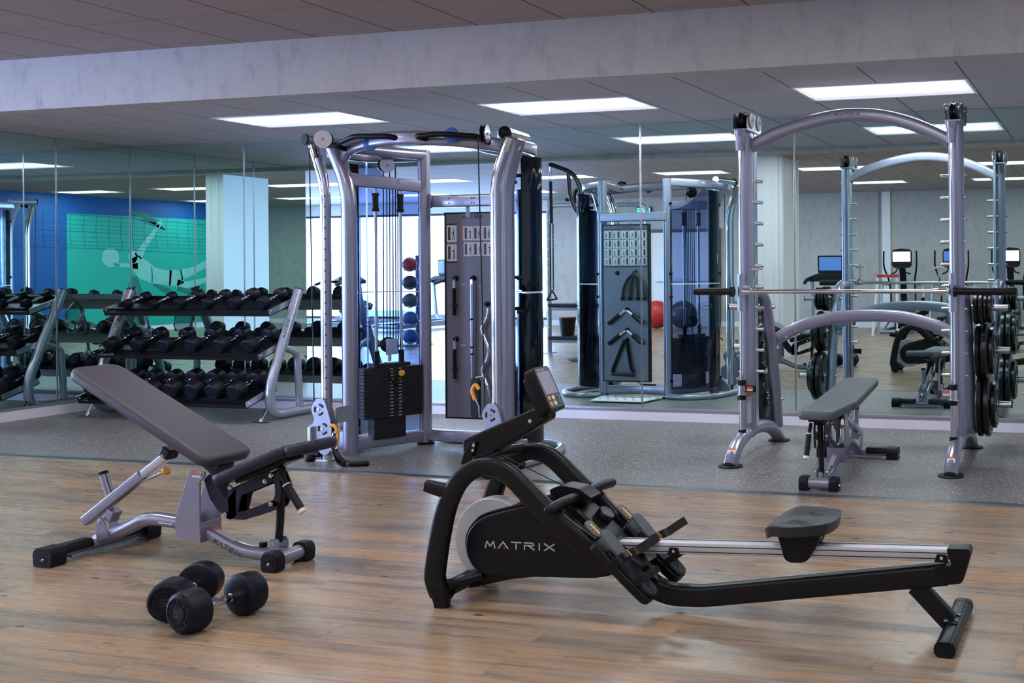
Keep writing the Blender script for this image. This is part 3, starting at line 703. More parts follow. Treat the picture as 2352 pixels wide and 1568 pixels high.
    obj('bolts', b, CHROME, t)
    c = MB()
    for s in (-1, 1):
        a, b_ = sorted((s*0.024, s*0.030)); c.prism(rpoly([(0.435, 0.04), (0.485, 0.04), (0.485, 0.125), (0.435, 0.125)], 0.022, 6), a, b_, 'y')
    obj('pivot_ears', c, SILVER, t)
    b = MB(); bolt(b, (0.46, -0.030, 0.103), (0, -1, 0), 0.011); bolt(b, (0.46, 0.030, 0.103), (0, 1, 0), 0.011); obj('pivot_bolt', b, CHROME, t)
    obj('stopper', MB().cyl((0.375, 0, 0.078), (0.375, 0, 0.098), 0.018), BLACKM, t)
    # handle with grip
    h0, h1, h2 = [Vector(q) for q in handle]
    hm = MB(); hm.cyl(h0, h1, 0.011, 14); hd = obj('handle', hm, BLACKM, t)
    hm = MB(); hm.cyl(h1, h2, 0.0165, 16); obj('grip', hm, BLACKM, hd)
    hm = MB(); dd = (h2-h1).normalized(); hm.cyl(h2, h2+dd*0.016, 0.0175, 16); hm.cyl(h1-dd*0.006, h1, 0.0175, 16); obj('end_ring', hm, WHITE, hd)
    # telescopic strut and yellow pull pin
    a, m_, e = [Vector((q[0], 0, q[1])) for q in tel]
    s = MB(); s.sweep([a, m_], rsec(0.046, 0.046, 0.005), (0, 1, 0)); obj('strut_tube', s, SILVER, t)
    s = MB(); s.sweep([m_ - (m_-a)*0.3, e], rsec(0.036, 0.036, 0.003), (0, 1, 0)); obj('strut_slide', s, STEEL, t)
    s = MB(); s.box(e + Vector((0.005, 0, 0.012)), (0.055, 0.062, 0.05), Matrix.Rotation(-ang if ang < 0 else ang*0, 3, 'Y')); tb = obj('pad_bracket', s, NAVYP, t, 0.01)
    b = MB(); bolt(b, (e.x, -0.031, e.z), (0, -1, 0), 0.011); obj('pivot_bolt', b, CHROME, tb)
    s = MB(); kx, kz, dx, dz = knob; s.cyl((kx-dx, 0.0, kz-dz), (kx, 0.0, kz), 0.008); pn = obj('pull_pin', s, STEEL, t)
    s = MB(); s.lathe((kx, 0, kz), (dx, 0, dz), [(0, 0.011), (0.008, 0.011), (0.014, 0.02), (0.022, 0.021), (0.028, 0.014)], 20); obj('pin_knob', s, ORANGE, pn)
    # ears and stub tube at the rear
    c = MB()
    for s_ in (-1, 1):
        a_, b_ = sorted((s_*0.030, s_*0.036)); c.prism(rpoly([(-0.53, 0.05), (-0.455, 0.08), (-0.485, 0.15), (-0.51, 0.175), (-0.535, 0.15)], 0.012), a_, b_, 'y')
    obj('rear_ears', c, SILVER, t)
    b = MB(); bolt(b, (-0.512, -0.036, 0.148), (0, -1, 0), 0.011); bolt(b, (-0.512, 0.036, 0.148), (0, 1, 0), 0.011); obj('pivot_bolt', b, CHROME, t)
    c = MB(); c.box((-0.475, 0, 0.175), (0.04, 0.05, 0.055), Matrix.Rotation(0.5, 3, 'Y')); obj('stop_block', c, SILVER, t, 0.003)
    s = MB(); s.cyl((bx[0], 0, bx[1]), (bx[2], 0, bx[3]), 0.019, 18); st = obj('storage_stub', s, SILVER, t)
    d = (Vector((bx[2], 0, bx[3])) - Vector((bx[0], 0, bx[1]))).normalized(); e2 = Vector((bx[2], 0, bx[3]))
    obj('stub_cap', MB().cyl(e2, e2+d*0.014, 0.0205, 18), RUBBER, st)
    t.location = loc
    return t
# foreground bench: steep backrest, raised seat
B0 = make_bench('grey adjustable weight bench with steeply raised back pad, in front on the wood floor', (-4.05, 3.887, 0),
    back=((0.185, 0.437), -math.radians(26.5), 0.885),
    seat=((0.215, 0.357), math.radians(21.6), 0.40),
    links=dict(plates=[[(0.085,0.372),(0.118,0.400),(0.165,0.335),(0.195,0.298),(0.225,0.300),(0.262,0.345),(0.262,0.215),(0.225,0.195),(0.165,0.235),(0.118,0.285)],
                       [(0.215,0.330),(0.262,0.350),(0.44,0.425),(0.475,0.400),(0.432,0.365),(0.29,0.310),(0.262,0.215),(0.222,0.200)],
                       [(0.205,0.200),(0.305,0.200),(0.475,0.255),(0.495,0.285),(0.462,0.298),(0.30,0.238),(0.21,0.232)],
                       [(0.44,0.41),(0.475,0.42),(0.505,0.355),(0.50,0.30),(0.478,0.262),(0.45,0.28),(0.472,0.32),(0.470,0.37)]],
               bar=[(0.478,0,0.44),(0.475,0,0.33),(0.468,0,0.20),(0.458,0,0.105)], bolts=[(0.206,0.222),(0.452,0.281),(0.422,0.380),(0.455,0.407),(0.233,0.342)]),
    tel=[(-0.632,0.139),(-0.293,0.371),(-0.148,0.468)],
    handle=[(0.512,-0.058,0.429),(0.558,-0.058,0.372),(0.632,-0.058,0.272)], padmat=PAD, knob=(-0.178,0.388,0.09,0.035), bx=(-0.488,0.262,-0.526,0.362))
# second front section of the seat (the nose bends flatter)
nose = place(pad_mesh(0.15, 0.205, 0.050, 1.0, 0.86, 0.04), (0.572, 0, 0.497), math.radians(12)); obj('seat_nose', nose, PADS, B0, angle=60)

# ================================================================== DUMBBELLS
def dumbbell(R, HT, gap, name='dumbbell'):
    """axis along +y, centre of the handle at the origin"""
    t = thing(name, 'x', 'dumbbell', (0, 0, 0)); t['_o'] = (0, 0, 0)
    h = MB(); h.lathe((0, -gap/2-0.002, 0), (0, 1, 0), [(0, 0.0155), (0.02, 0.0155), (0.022, 0.012), (0.028, 0.0135), (gap*0.5, 0.0175), (gap-0.026, 0.0135), (gap-0.02, 0.012), (gap-0.018, 0.0155), (gap+0.004, 0.0155)], 24); obj('handle', h, CHROME, t)
    for s in (-1, 1):
        c = R*0.13
        o = MB(); o.lathe((0, s*gap/2, 0), (0, s, 0), [(0.0, R*0.35), (0.001, R*0.74), (c*0.8, R*0.95), (c*1.5, R), (HT*0.72, R*0.985), (HT-c, R*0.93), (HT-c*0.25, R*0.83), (HT, R*0.74), (HT, R*0.70), (HT-0.004, R*0.66), (HT-0.004, R*0.42), (HT-0.001, R*0.40)], 36); hd = obj('weight_head', o, HEADR, t, angle=28)
    return t
def head_ring(parent_t, R, HT, gap, s=-1):
    """raised ring of lettering and number on one end face"""
    hd = [c for c in COL.objects if c.parent is parent_t and c.name.startswith('weight_head')]
    h = hd[0] if s == -1 else hd[1]
    y = s*(gap/2+HT-0.0035)
    w = MB()
    for k, ch in enumerate('MATRIX MATRIX '):
        if ch == ' ': continue
        a = PI*0.95 - k*(2*PI/14); rad = R*0.54
        ux = Vector((math.sin(a), 0, -math.cos(a)))*(1 if s < 0 else 1); uy = Vector((math.cos(a), 0, math.sin(a)))
        ux = Vector((math.sin(a), 0, -math.cos(a)))
        o = Vector((0, y, 0)) + uy*(rad-0.004) - ux*0.005
        word(w, ch, o, ux, uy, 0.010, 0.010, 0.002, 0.0025)
    word(w, '50', (-R*0.26, y+0.0022*(-s)*0-0.0, -R*0.14), (1, 0, 0), (0, 0, 1), R*0.52, R*0.3, 0.005, 0.003)
    obj('raised_lettering', w, mat('lettering_rubber', (0.020, 0.016, 0.034), 0.5) if 'lettering_rubber' not in MATS else MATS['lettering_rubber'], h)
D0 = dumbbell(0.079, 0.092, 0.135); head_ring(D0, 0.079, 0.092, 0.135, -1)
D0['label'] = 'black rubber dumbbell on the wood floor, the one nearer the camera'; D0['group'] = 'pair of dumbbells on the floor'
D0.location = (-3.227, 3.20, 0.0795); D0.rotation_euler = (0, 0, math.radians(-8.5))
D1 = dup(D0, (-3.462, 3.283, 0.0795), math.radians(21.5), 'black rubber dumbbell on the wood floor, behind and left of its pair, nearer the bench')
for q in (D0, D1): q['group'] = 'pair of dumbbells on the floor'

# ================================================================== ROWING MACHINE
RY = 3.715
RW = thing('rowing_machine', 'long black rowing machine with silver rail and round flywheel housing on the wood floor', 'rowing machine', (-1.55, RY, 0))
loop = [(-2.513,0.0),(-2.524,0.050),(-2.545,0.100),(-2.545,0.150),(-2.513,0.319),(-2.480,0.420),(-2.428,0.502),(-2.362,0.546),(-2.305,0.556),(-2.250,0.545),(-2.195,0.512),(-2.108,0.436),(-2.0,0.346),(-1.895,0.262),(-1.820,0.206),(-1.745,0.150)]
def loopy(y0, bend):
    P = []
    for i, (x, z) in enumerate(loop[1:]):
        k = max(0.0, (x + 2.0)/0.26) if i > 8 else 0.0
        P.append((x, y0 + bend*min(1, k)**1.5, z+0.0))
    return cr(P, 4)
for nm, y0, bd in (('near', RY-0.165, 0.10), ('far', RY+0.165, -0.10)):
    o = MB(); P = loopy(y0, bd); n = len(P)
    sc = [0.84 + 0.16*min(1, abs(i-n*0.45)/(n*0.3)) for i in range(n)]
    o.sweep(P, rsec(0.050, 0.084, 0.02, 4), (0, -1, 0) if False else (0, 0, 1), True, sc) if False else o.sweep(P, rsec(0.084, 0.050, 0.02, 4), (0, 1, 0), True, sc)
    lp = obj('side_frame', o, BLACKP, RW, angle=45)
    f = MB(); f.sweep([(-2.524, y0, 0.075), (-2.516, y0, 0.0)], rsec(0.082, 0.052, 0.018, 4), (0, 1, 0), True, [1.0, 0.72]); obj('foot', f, BLACKM, lp)
o = MB(); o.tube([(-2.49, RY-0.15, 0.075), (-2.49, RY+0.15, 0.075)], 0.032, 16); o.sweep([(-2.50, RY-0.16, 0.085), (-2.42, RY-0.06, 0.10)], rsec(0.06, 0.03, 0.01), (0, 0, 1)); obj('front_crossbar', o, BLACKP, RW)
o = MB(); o.sweep([(-2.49, RY-0.02, 0.07), (-2.30, RY-0.02, 0.12), (-2.1, RY-0.02, 0.15)], rsec(0.05, 0.07, 0.012), (0, 0, 1)); obj('housing_support', o, BLACKP, RW)
for s in (-1, 1):
    w = MB(); w.lathe((-2.55, RY+s*0.10-0.018, 0.036), (0, 1, 0), [(0, 0.022), (0.002, 0.033), (0.008, 0.036), (0.028, 0.036), (0.034, 0.033), (0.036, 0.022)], 24); obj('transport_wheel', w, BLACKM, RW)
# flywheel disc and housing
w = MB(); w.lathe((-2.383, RY-0.030, 0.228), (0, 1, 0), [(0, 0.150), (0.002, 0.168), (0.008, 0.173), (0.060, 0.173), (0.066, 0.168), (0.068, 0.150)], 64); obj('flywheel_cover', w, DISC, RW)
sh = rpoly([(-2.480,0.215),(-2.472,0.268),(-2.436,0.312),(-2.393,0.338),(-2.300,0.366),(-2.202,0.392),(-2.08,0.420),(-1.98,0.385),(-1.86,0.285),(-1.79,0.21),(-1.80,0.150),(-1.915,0.122),(-2.400,0.100),(-2.450,0.135),(-2.474,0.175)], 0.03, 4)
w = MB(); w.prism(sh, RY-0.072, RY+0.072, 'y'); hs = obj('housing', w, BLACKM, RW, 0.012, seg=3)
for i in range(6):
    w = MB(); k = i*0.0
    y = RY - 0.055 + i*0.022
    P = [(-2.484,y,0.215),(-2.474,y,0.27),(-2.438,y,0.316),(-2.395,y,0.3425),(-2.30,y,0.3705),(-2.202,y,0.3965),(-2.085,y,0.4245)]
    w.tube(cr(P, 4), 0.0045, 8, up=(0, 1, 0)); obj('rib', w, BLACKP, hs)
w = MB(); word(w, 'MATRIX', (-2.385, RY-0.0722, 0.2150), (1, 0, 0.018), (0, 0, 1), 0.303, 0.026, 0.0046, 0.001); obj('logo', w, LOGOL, hs)
w = MB(); w.add([(-2.306, RY-0.0728, 0.2165), (-2.296, RY-0.0728, 0.2165), (-2.301, RY-0.0728, 0.2265)], [(0, 1, 2)]); obj('logo_accent', w, RED, hs)
# inner shell between the side frames under the handle
w = MB(); w.sweep([(-2.06, RY, 0.362), (-1.97, RY, 0.300), (-1.86, RY, 0.225), (-1.73, RY, 0.150)], rsec(0.16, 0.09, 0.04, 5), (0, 0, 1)); obj('inner_cover', w, BLACKM, RW, angle=50)
w = MB(); w.prism(rpoly([(-2.11,0.42),(-1.98,0.40),(-1.935,0.425),(-1.99,0.460),(-2.07,0.470),(-2.12,0.45)], 0.012), RY-0.045, RY+0.045, 'y'); obj('handle_rest', w, BLACKM, RW, 0.008)
# neck with console
w = MB(); w.prism(rpoly([(-2.513,0.626),(-2.500,0.636),(-2.190,0.765),(-2.128,0.748),(-2.128,0.720),(-2.165,0.700),(-2.395,0.566),(-2.440,0.558),(-2.512,0.575)], 0.012), RY-0.034, RY+0.034, 'y'); nk = obj('neck', w, BLACKP, RW, 0.010, seg=3)
b = MB(); bolt(b, (-2.155, RY-0.034, 0.735), (0, -1, 0), 0.010, 0.006); bolt(b, (-2.205, RY-0.034, 0.715), (0, -1, 0), 0.010, 0.006); bolt(b, (-2.452, RY-0.046, 0.612), (0, -1, 0), 0.008, 0.004); bolt(b, (-2.456, RY-0.046, 0.592), (0, -1, 0), 0.007, 0.004); obj('bolts', b, CHROME, nk)
for s in (-1, 1):
    w = MB(); a, c = sorted((RY+s*0.035, RY+s*0.046)); w.prism(rpoly([(-2.472,0.628),(-2.438,0.628),(-2.468,0.545),(-2.515,0.530),(-2.505,0.565)], 0.012), a, c, 'y'); obj('neck_bracket', w, BLACKM, RW, 0.003)
w = MB(); w.tube(fil([(-2.36, RY-0.15, 0.568), (-2.385, RY-0.05, 0.573), (-2.385, RY+0.05, 0.573), (-2.36, RY+0.15, 0.568)], 0.05), 0.024, 14); obj('top_crossbar', w, BLACKP, RW)
for sy in (RY-0.165, RY+0.165):
    w = MB(); w.sweep([(-2.49, sy, 0.452), (-2.582, sy, 0.470)], rsec(0.046, 0.056, 0.014, 3), (0, 0, 1), True, [1.0, 0.82]); obj('frame_stub', w, BLACKM, RW)
# console
ca = math.radians(64.5); cd = Vector((0.078, 0, -0.165)).normalized(); cu = -cd; cn = Vector((0.904, 0, 0.427)).normalized(); cy = Vector((0, 1, 0))
CB = Vector((-2.135, RY, 0.752))   # lower centre
Mx = Matrix((( cy.x, cu.x, cn.x, CB.x), (cy.y, cu.y, cn.y, CB.y), (cy.z, cu.z, cn.z, CB.z), (0, 0, 0, 1)))
w = MB(); w.prism(rpoly([(-0.062, -0.01), (0.062, -0.01), (0.062, 0.178), (-0.062, 0.178)], 0.02, 5), -0.012, 0.034, 'z'); w.xf(Mx); cs = obj('console', w, BLACKM, RW, 0.005, seg=3)
w = MB(); w.prism(rpoly([(-0.05, -0.015), (0.05, -0.015), (0.05, 0.13), (-0.05, 0.16)], 0.02, 4), -0.035, -0.012, 'z'); w.xf(Mx); obj('console_back', w, BLACKM, cs, 0.006)
w = MB(); w.prism(rpoly([(-0.054, 0.002), (0.054, 0.002), (0.054, 0.172), (-0.054, 0.172)], 0.014, 5), 0.034, 0.0355, 'z'); w.xf(Mx); obj('face_plate', w, GREYP, cs)
w = MB(); w.prism(rpoly([(-0.044, 0.060), (0.044, 0.060), (0.044, 0.155), (-0.044, 0.155)], 0.003, 2), 0.0355, 0.0362, 'z'); w.xf(Mx); obj('display', w, LCD, cs)
w = MB(); o0 = Mx @ Vector((-0.04, 0.160, 0.0357)); word(w, 'MATRIX', o0, cy, cu, 0.055, 0.006, 0.0014, 0.0005); obj('logo', w, LOGOL, cs)
for i, (bx_, bz_, mm) in enumerate([(-0.034, 0.043, ORANGE), (-0.034, 0.019, ORANGE), (-0.004, 0.043, LABELW), (-0.004, 0.019, LABELW), (0.028, 0.043, GREYP), (0.028, 0.019, GREYP)]):
    w = MB(); c0 = Mx @ Vector((bx_, bz_, 0.0355)); w.lathe(c0, cn, [(0, 0.0095), (0.002, 0.009), (0.003, 0.006)], 20); obj('button', w, mm, cs)
# pull handle and chain
w = MB(); w.lathe((-2.0, RY-0.035, 0.424), (0, 1, 0.0), [(0, 0.011), (0.07, 0.011)], 14); hd = obj('pull_handle', w, STEEL, RW)
for s in (-1, 1):
    w = MB(); y0 = RY + s*0.035
    P = [(-2.0, y0+s*t_*0.215, 0.424 + 0.006*math.sin(t_*PI) ) for t_ in (0, 0.08, 0.3, 0.6, 0.85, 1.0)]
    w.tube(cr(P, 4), 0.0205, 16, up=(0, 0, 1), scales=None); w.ball(P[-1], 0.0203); obj('grip', w, GREYP if False else BLACKM, hd)
w = MB(); w.cyl((-2.008, RY, 0.424), (-2.05, RY, 0.44), 0.010); w.bb((-2.02, RY-0.012, 0.412), (-1.99, RY+0.012, 0.437)); obj('pull_strap', w, BLACKM, RW, 0.002)
w = MB(); w.tube([(-2.05, RY, 0.445), (-2.36, RY-0.01, 0.575)], 0.002, 6); obj('strap_line', w, BLACKM, RW)
# resistance knob
kn = Vector((0.62, 0, 0.78)).normalized(); k0 = Vector((-1.957, RY+0.02, 0.292))
w = MB(); w.lathe(k0, kn, [(0, 0.046), (0.02, 0.042), (0.024, 0.032), (0.03, 0.030), (0.065, 0.035), (0.082, 0.035), (0.088, 0.031)], 32); kb = obj('resistance_knob', w, BLACKP, RW)
ka = kn.orthogonal().normalized(); kc_ = kn.cross(ka); w = MB(); w.tube([k0+kn*0.0888 + ka*0.0245*math.cos(q*PI/16) + kc_*0.0245*math.sin(q*PI/16) for q in range(33)], 0.0016, 8, caps=False, up=tuple(kn)); obj('knob_ring', w, STEEL, kb)
# seat rail
r0, r1 = Vector((-1.83, RY, 0.240)), Vector((-0.555, RY, 0.287))
w = MB(); w.sweep([r0, r1], rsec(0.064, 0.045, 0.004, 2), (0, 0, 1)); rl = obj('seat_rail', w, ALU, RW)
w = MB()
for s in (-1, 1):
    for dz in (0.008, -0.012): w.sweep([r0+Vector((0, s*0.0325, dz)), r1+Vector((0, s*0.0325, dz))], rsec(0.002, 0.003, 0.0005, 1), (0, 0, 1))
w.sweep([r0+Vector((0, 0.012, 0.0228)), r1+Vector((0, 0.012, 0.0228))], rsec(0.010, 0.0014, 0.0004, 1), (0, 0, 1)); obj('rail_grooves', w, BLACKM, rl)
for x in (-1.60, -0.575):
    z = 0.240 + (x+1.83)*0.0369 - 0.010
    w = MB(); w.prism([(x-0.026, z-0.014), (x+0.026, z-0.014), (x+0.016, z+0.014), (x-0.016, z+0.014)], RY-0.0375, RY-0.032, 'y'); bk = obj('rail_bracket', w, BLACKM, rl)
    b = MB(); bolt(b, (x, RY-0.0375, z), (0, -1, 0), 0.006, 0.003); obj('screw', b, CHROME, bk)
# lower beam, end block, strut and rear foot
w = MB(); P = fil([(-1.88, RY, 0.225), (-1.665, RY, 0.062), (-1.50, RY, 0.066), (-0.56, RY, 0.214)], [0.10, 0.03], 8); w.sweep(P, rsec(0.078, 0.062, 0.014, 3), (0, 1, 0)); obj('lower_beam', w, BLACKP, RW, angle=50)
w = MB(); w.prism(rpoly([(-0.558,0.312),(-0.478,0.315),(-0.470,0.300),(-0.500,0.198),(-0.512,0.189),(-0.62,0.176),(-0.60,0.245),(-0.540,0.252)], 0.008), RY-0.036, RY+0.036, 'y'); obj('end_block', w, BLACKM, RW, 0.006)
w = MB(); w.sweep([(-0.675, RY, 0.165), (-0.552, RY, 0.042)], rsec(0.066, 0.046, 0.006), (0, 1, 0)); obj('rear_strut', w, BLACKP, RW)
w = MB(); w.sweep([(-0.535, RY-0.235, 0.027), (-0.535, RY+0.235, 0.027)], rsec(0.072, 0.052, 0.024, 5), (0, 0, 1)); rf = obj('rear_foot', w, BLACKP, RW)
for s in (-1, 1):
    w = MB(); w.sweep([(-0.535, RY+s*0.205, 0.027), (-0.535, RY+s*0.240, 0.027)], rsec(0.075, 0.054, 0.025, 5), (0, 0, 1)); obj('foot_cap', w, BLACKM, rf)
w = MB(); w.box((-0.548, RY-0.01, 0.056), (0.06, 0.10, 0.006), Matrix.Rotation(0.1, 3, 'Y')); bk = obj('foot_bracket', w, BLACKP, RW)
b = MB(); bolt(b, (-0.56, RY-0.046, 0.06), (0, -0.3, 1), 0.008); bolt(b, (-0.525, RY-0.03, 0.06), (0, -0.3, 1), 0.008); bolt(b, (-0.525, RY+0.03, 0.06), (0, 0, 1), 0.008); obj('bolts', b, CHROME, bk)
# sliding seat
def saddle():
    mb = MB(); NX, NY = 14, 16; L0, W0 = 0.262, 0.335; top_, bot_ = [], []
    def shape(u, v):
        # u along x (0 front .. 1 rear), v across (-1..1)
        half = W0/2*(0.86 + 0.14*math.sin(PI*min(1, u*1.25)))*math.sqrt(max(0.0, 1 - (abs(2*u-1)**4)*0.45))
        y = v*half; x = (u-0.5)*L0*(1 - 0.10*v*v)
        z = 0.008*(abs(v)**2.2) + 0.007*(u**3) - 0.024*(max(0, 0.25-u)/0.25)**2 - 0.007*math.exp(-((abs(v)-0.5)**2)/0.06)*math.sin(PI*u)
        return x, y, z
    G_ = [[shape(i/NX, -1 + 2*j/NY) for j in range(NY+1)] for i in range(NX+1)]
    vs = [(x, y, z) for r in G_ for (x, y, z) in r]; n = len(vs)
    vs += [(x*0.95, y*0.95, z-0.042) for (x, y, z) in vs[:n]]
    fs = []; W = NY+1
    for i in range(NX):
        for j in range(NY):
            a = i*W+j; fs.append((a, a+1, a+W+1, a+W)); fs.append((n+a+W, n+a+W+1, n+a+1, n+a))
    ring = [i*W for i in range(NX+1)] + [NX*W+j for j in range(1, NY+1)] + [i*W+NY for i in range(NX-1, -1, -1)] + [j for j in range(NY-1, 0, -1)]
    for a, b in zip(ring, ring[1:]+ring[:1]): fs.append((a, b, n+b, n+a))
    mb.add(vs, fs); return mb
w = saddle(); w.xf(Matrix.Translation((-1.092, RY-0.005, 0.384))); st = obj('seat', w, SEATF, RW, 0.006, angle=60, seg=3)
w = MB()
for s in (-1, 1):
    for k in range(4):
        r = 0.02+k*0.012
        w.tube([(-1.085+r*0.9*math.cos(q*PI/10 + (0 if s > 0 else 0)), RY+s*0.075+r*math.sin(q*PI/10), 0.3835) for q in range(-4, 12)], 0.0012, 5)
obj('seat_ridges', w, GREYP, st)
w = MB(); w.prism(rpoly([(-1.185,0.345),(-1.015,0.345),(-1.03,0.30),(-1.065,0.242),(-1.085,0.232),(-1.135,0.230),(-1.155,0.242)], 0.010), RY-0.055, RY-0.035, 'y'); w.prism(rpoly([(-1.185,0.345),(-1.015,0.345),(-1.03,0.30),(-1.065,0.242),(-1.085,0.232),(-1.135,0.230),(-1.155,0.242)], 0.010), RY+0.035, RY+0.055, 'y'); w.bb((-1.16, RY-0.05, 0.300), (-1.03, RY+0.05, 0.345)); obj('seat_carriage', w, BLACKM, RW, 0.004)
b = MB(); bolt(b, (-1.145, RY-0.055, 0.262), (0, -1, 0), 0.005, 0.002); bolt(b, (-1.09, RY-0.055, 0.262), (0, -1, 0), 0.005, 0.002); obj('screws', b, BLACKP, RW)
# footrests
fd = Vector((-0.262, 0, 0.240)).normalized(); fn = Vector((0.240, 0, 0.262)).normalized()
for s in (-1, 1):
    yc = RY + s*0.135; base = Vector((-1.640, yc, 0.100)); M2 = Matrix(((0, fd.x, fn.x, base.x), (1, fd.y, fn.y, base.y), (0, fd.z, fn.z, base.z), (0, 0, 0, 1)))
    w = MB(); w.prism(rpoly([(-0.046, -0.01), (0.046, -0.01), (0.055, 0.12), (0.050, 0.30), (-0.050, 0.30), (-0.055, 0.12)], 0.035, 6), -0.035, 0.0, 'z'); w.xf(M2); ft = obj('foot_platform', w, BLACKM, RW, 0.006, seg=3)
    w = MB(); w.prism(rpoly([(-0.040, -0.005), (0.040, -0.005), (0.048, 0.12), (0.046, 0.235), (-0.046, 0.235), (-0.048, 0.12)], 0.034, 6), 0.001, 0.012, 'z'); w.xf(M2); obj('foot_pad', w, RUBBER, ft, 0.003)
    w = MB(); w.prism(rpoly([(-0.030, 0.0), (0.030, 0.0), (0.038, 0.07), (0.026, 0.135), (-0.026, 0.135), (-0.038, 0.07)], 0.026, 6), 0.0, 0.016, 'z'); w.xf(M2 @ Matrix.Translation((0, 0.170, 0.010)) @ Matrix.Rotation(0.10, 4, 'X')); obj('toe_cap', w, GREYP, ft, 0.005)
    w = MB(); w.prism(rpoly([(-0.028, 0.295), (0.028, 0.295), (0.028, 0.375), (-0.028, 0.375)], 0.024, 6), 0.004, 0.012, 'z'); w.xf(M2); tp = obj('adjuster_plate', w, GREYP, ft, 0.002)
    w = MB(); w.prism(rpoly([(-0.006, 0.305), (0.006, 0.305), (0.006, 0.358), (-0.006, 0.358)], 0.002, 2), 0.012, 0.0135, 'z'); w.xf(M2); obj('number_strip', w, ORANGE, tp)
    w = MB()
    for k in range(3):
        for q in (-1, 1): c0 = M2 @ Vector((q*0.016, 0.312+k*0.018, 0.0118)); w.lathe(c0, fn, [(0, 0.0048), (0.0006, 0.0045)], 12)
    obj('adjuster_holes', w, LABELK, tp)
    w = MB()
    for k in range(5):
        for half in (0,):
            w.tube([M2 @ Vector((0.030*math.cos(a_*PI/12), 0.275 - k*0.020 + 0.014*math.sin(a_*PI/12), 0.036 - 0.002*k)) for a_ in range(0, 13)], 0.0016, 5)
    for k in range(4): w.tube([M2 @ Vector(((0.010+0.008*k)*math.cos(a_*PI/10), 0.035 + (0.010+0.008*k)*math.sin(a_*PI/10), 0.0125)) for a_ in range(-5, 16)], 0.0012, 5)
    obj('tread_ribs', w, GREYP, ft)
    # heel strap: open loop standing up from the plate
    w = MB(); P = [M2 @ Vector((0.055*math.cos(a_*PI/12), 0.075 - 0.012*0, 0.005 + 0.075*math.sin(a_*PI/12))) + Vector((0.02*math.sin(a_*PI/12), 0, -0.01*math.sin(a_*PI/12))) for a_ in range(13)]
    w.sweep(P, rsec(0.0045, 0.026, 0.001, 1), tuple(fd), True); obj('heel_strap', w, BLACKM, ft)
    # top strap with buckle, its free end sticking out
    w = MB(); P = [M2 @ Vector(q) for q in [(-0.056, 0.175, 0.0), (-0.052, 0.175, 0.028), (-0.025, 0.172, 0.044), (0.02, 0.168, 0.046), (0.050, 0.160, 0.062), (0.085, 0.150, 0.105), (0.100, 0.145, 0.125)]]; P = cr(P, 4)
    w.sweep(P, rsec(0.005, 0.034, 0.001, 1), tuple(fd), True); stp = obj('foot_strap', w, BLACKM, ft)
    w = MB(); w.box(M2 @ Vector((-0.030, 0.173, 0.046)), (0.034, 0.030, 0.014), (M2.to_3x3())); obj('buckle', w, BLACKP, stp, 0.003)
    w = MB(); w.box(M2 @ Vector((-0.010, 0.171, 0.052)), (0.003, 0.030, 0.006), (M2.to_3x3())); obj('buckle_mark', w, ORANGE, stp)
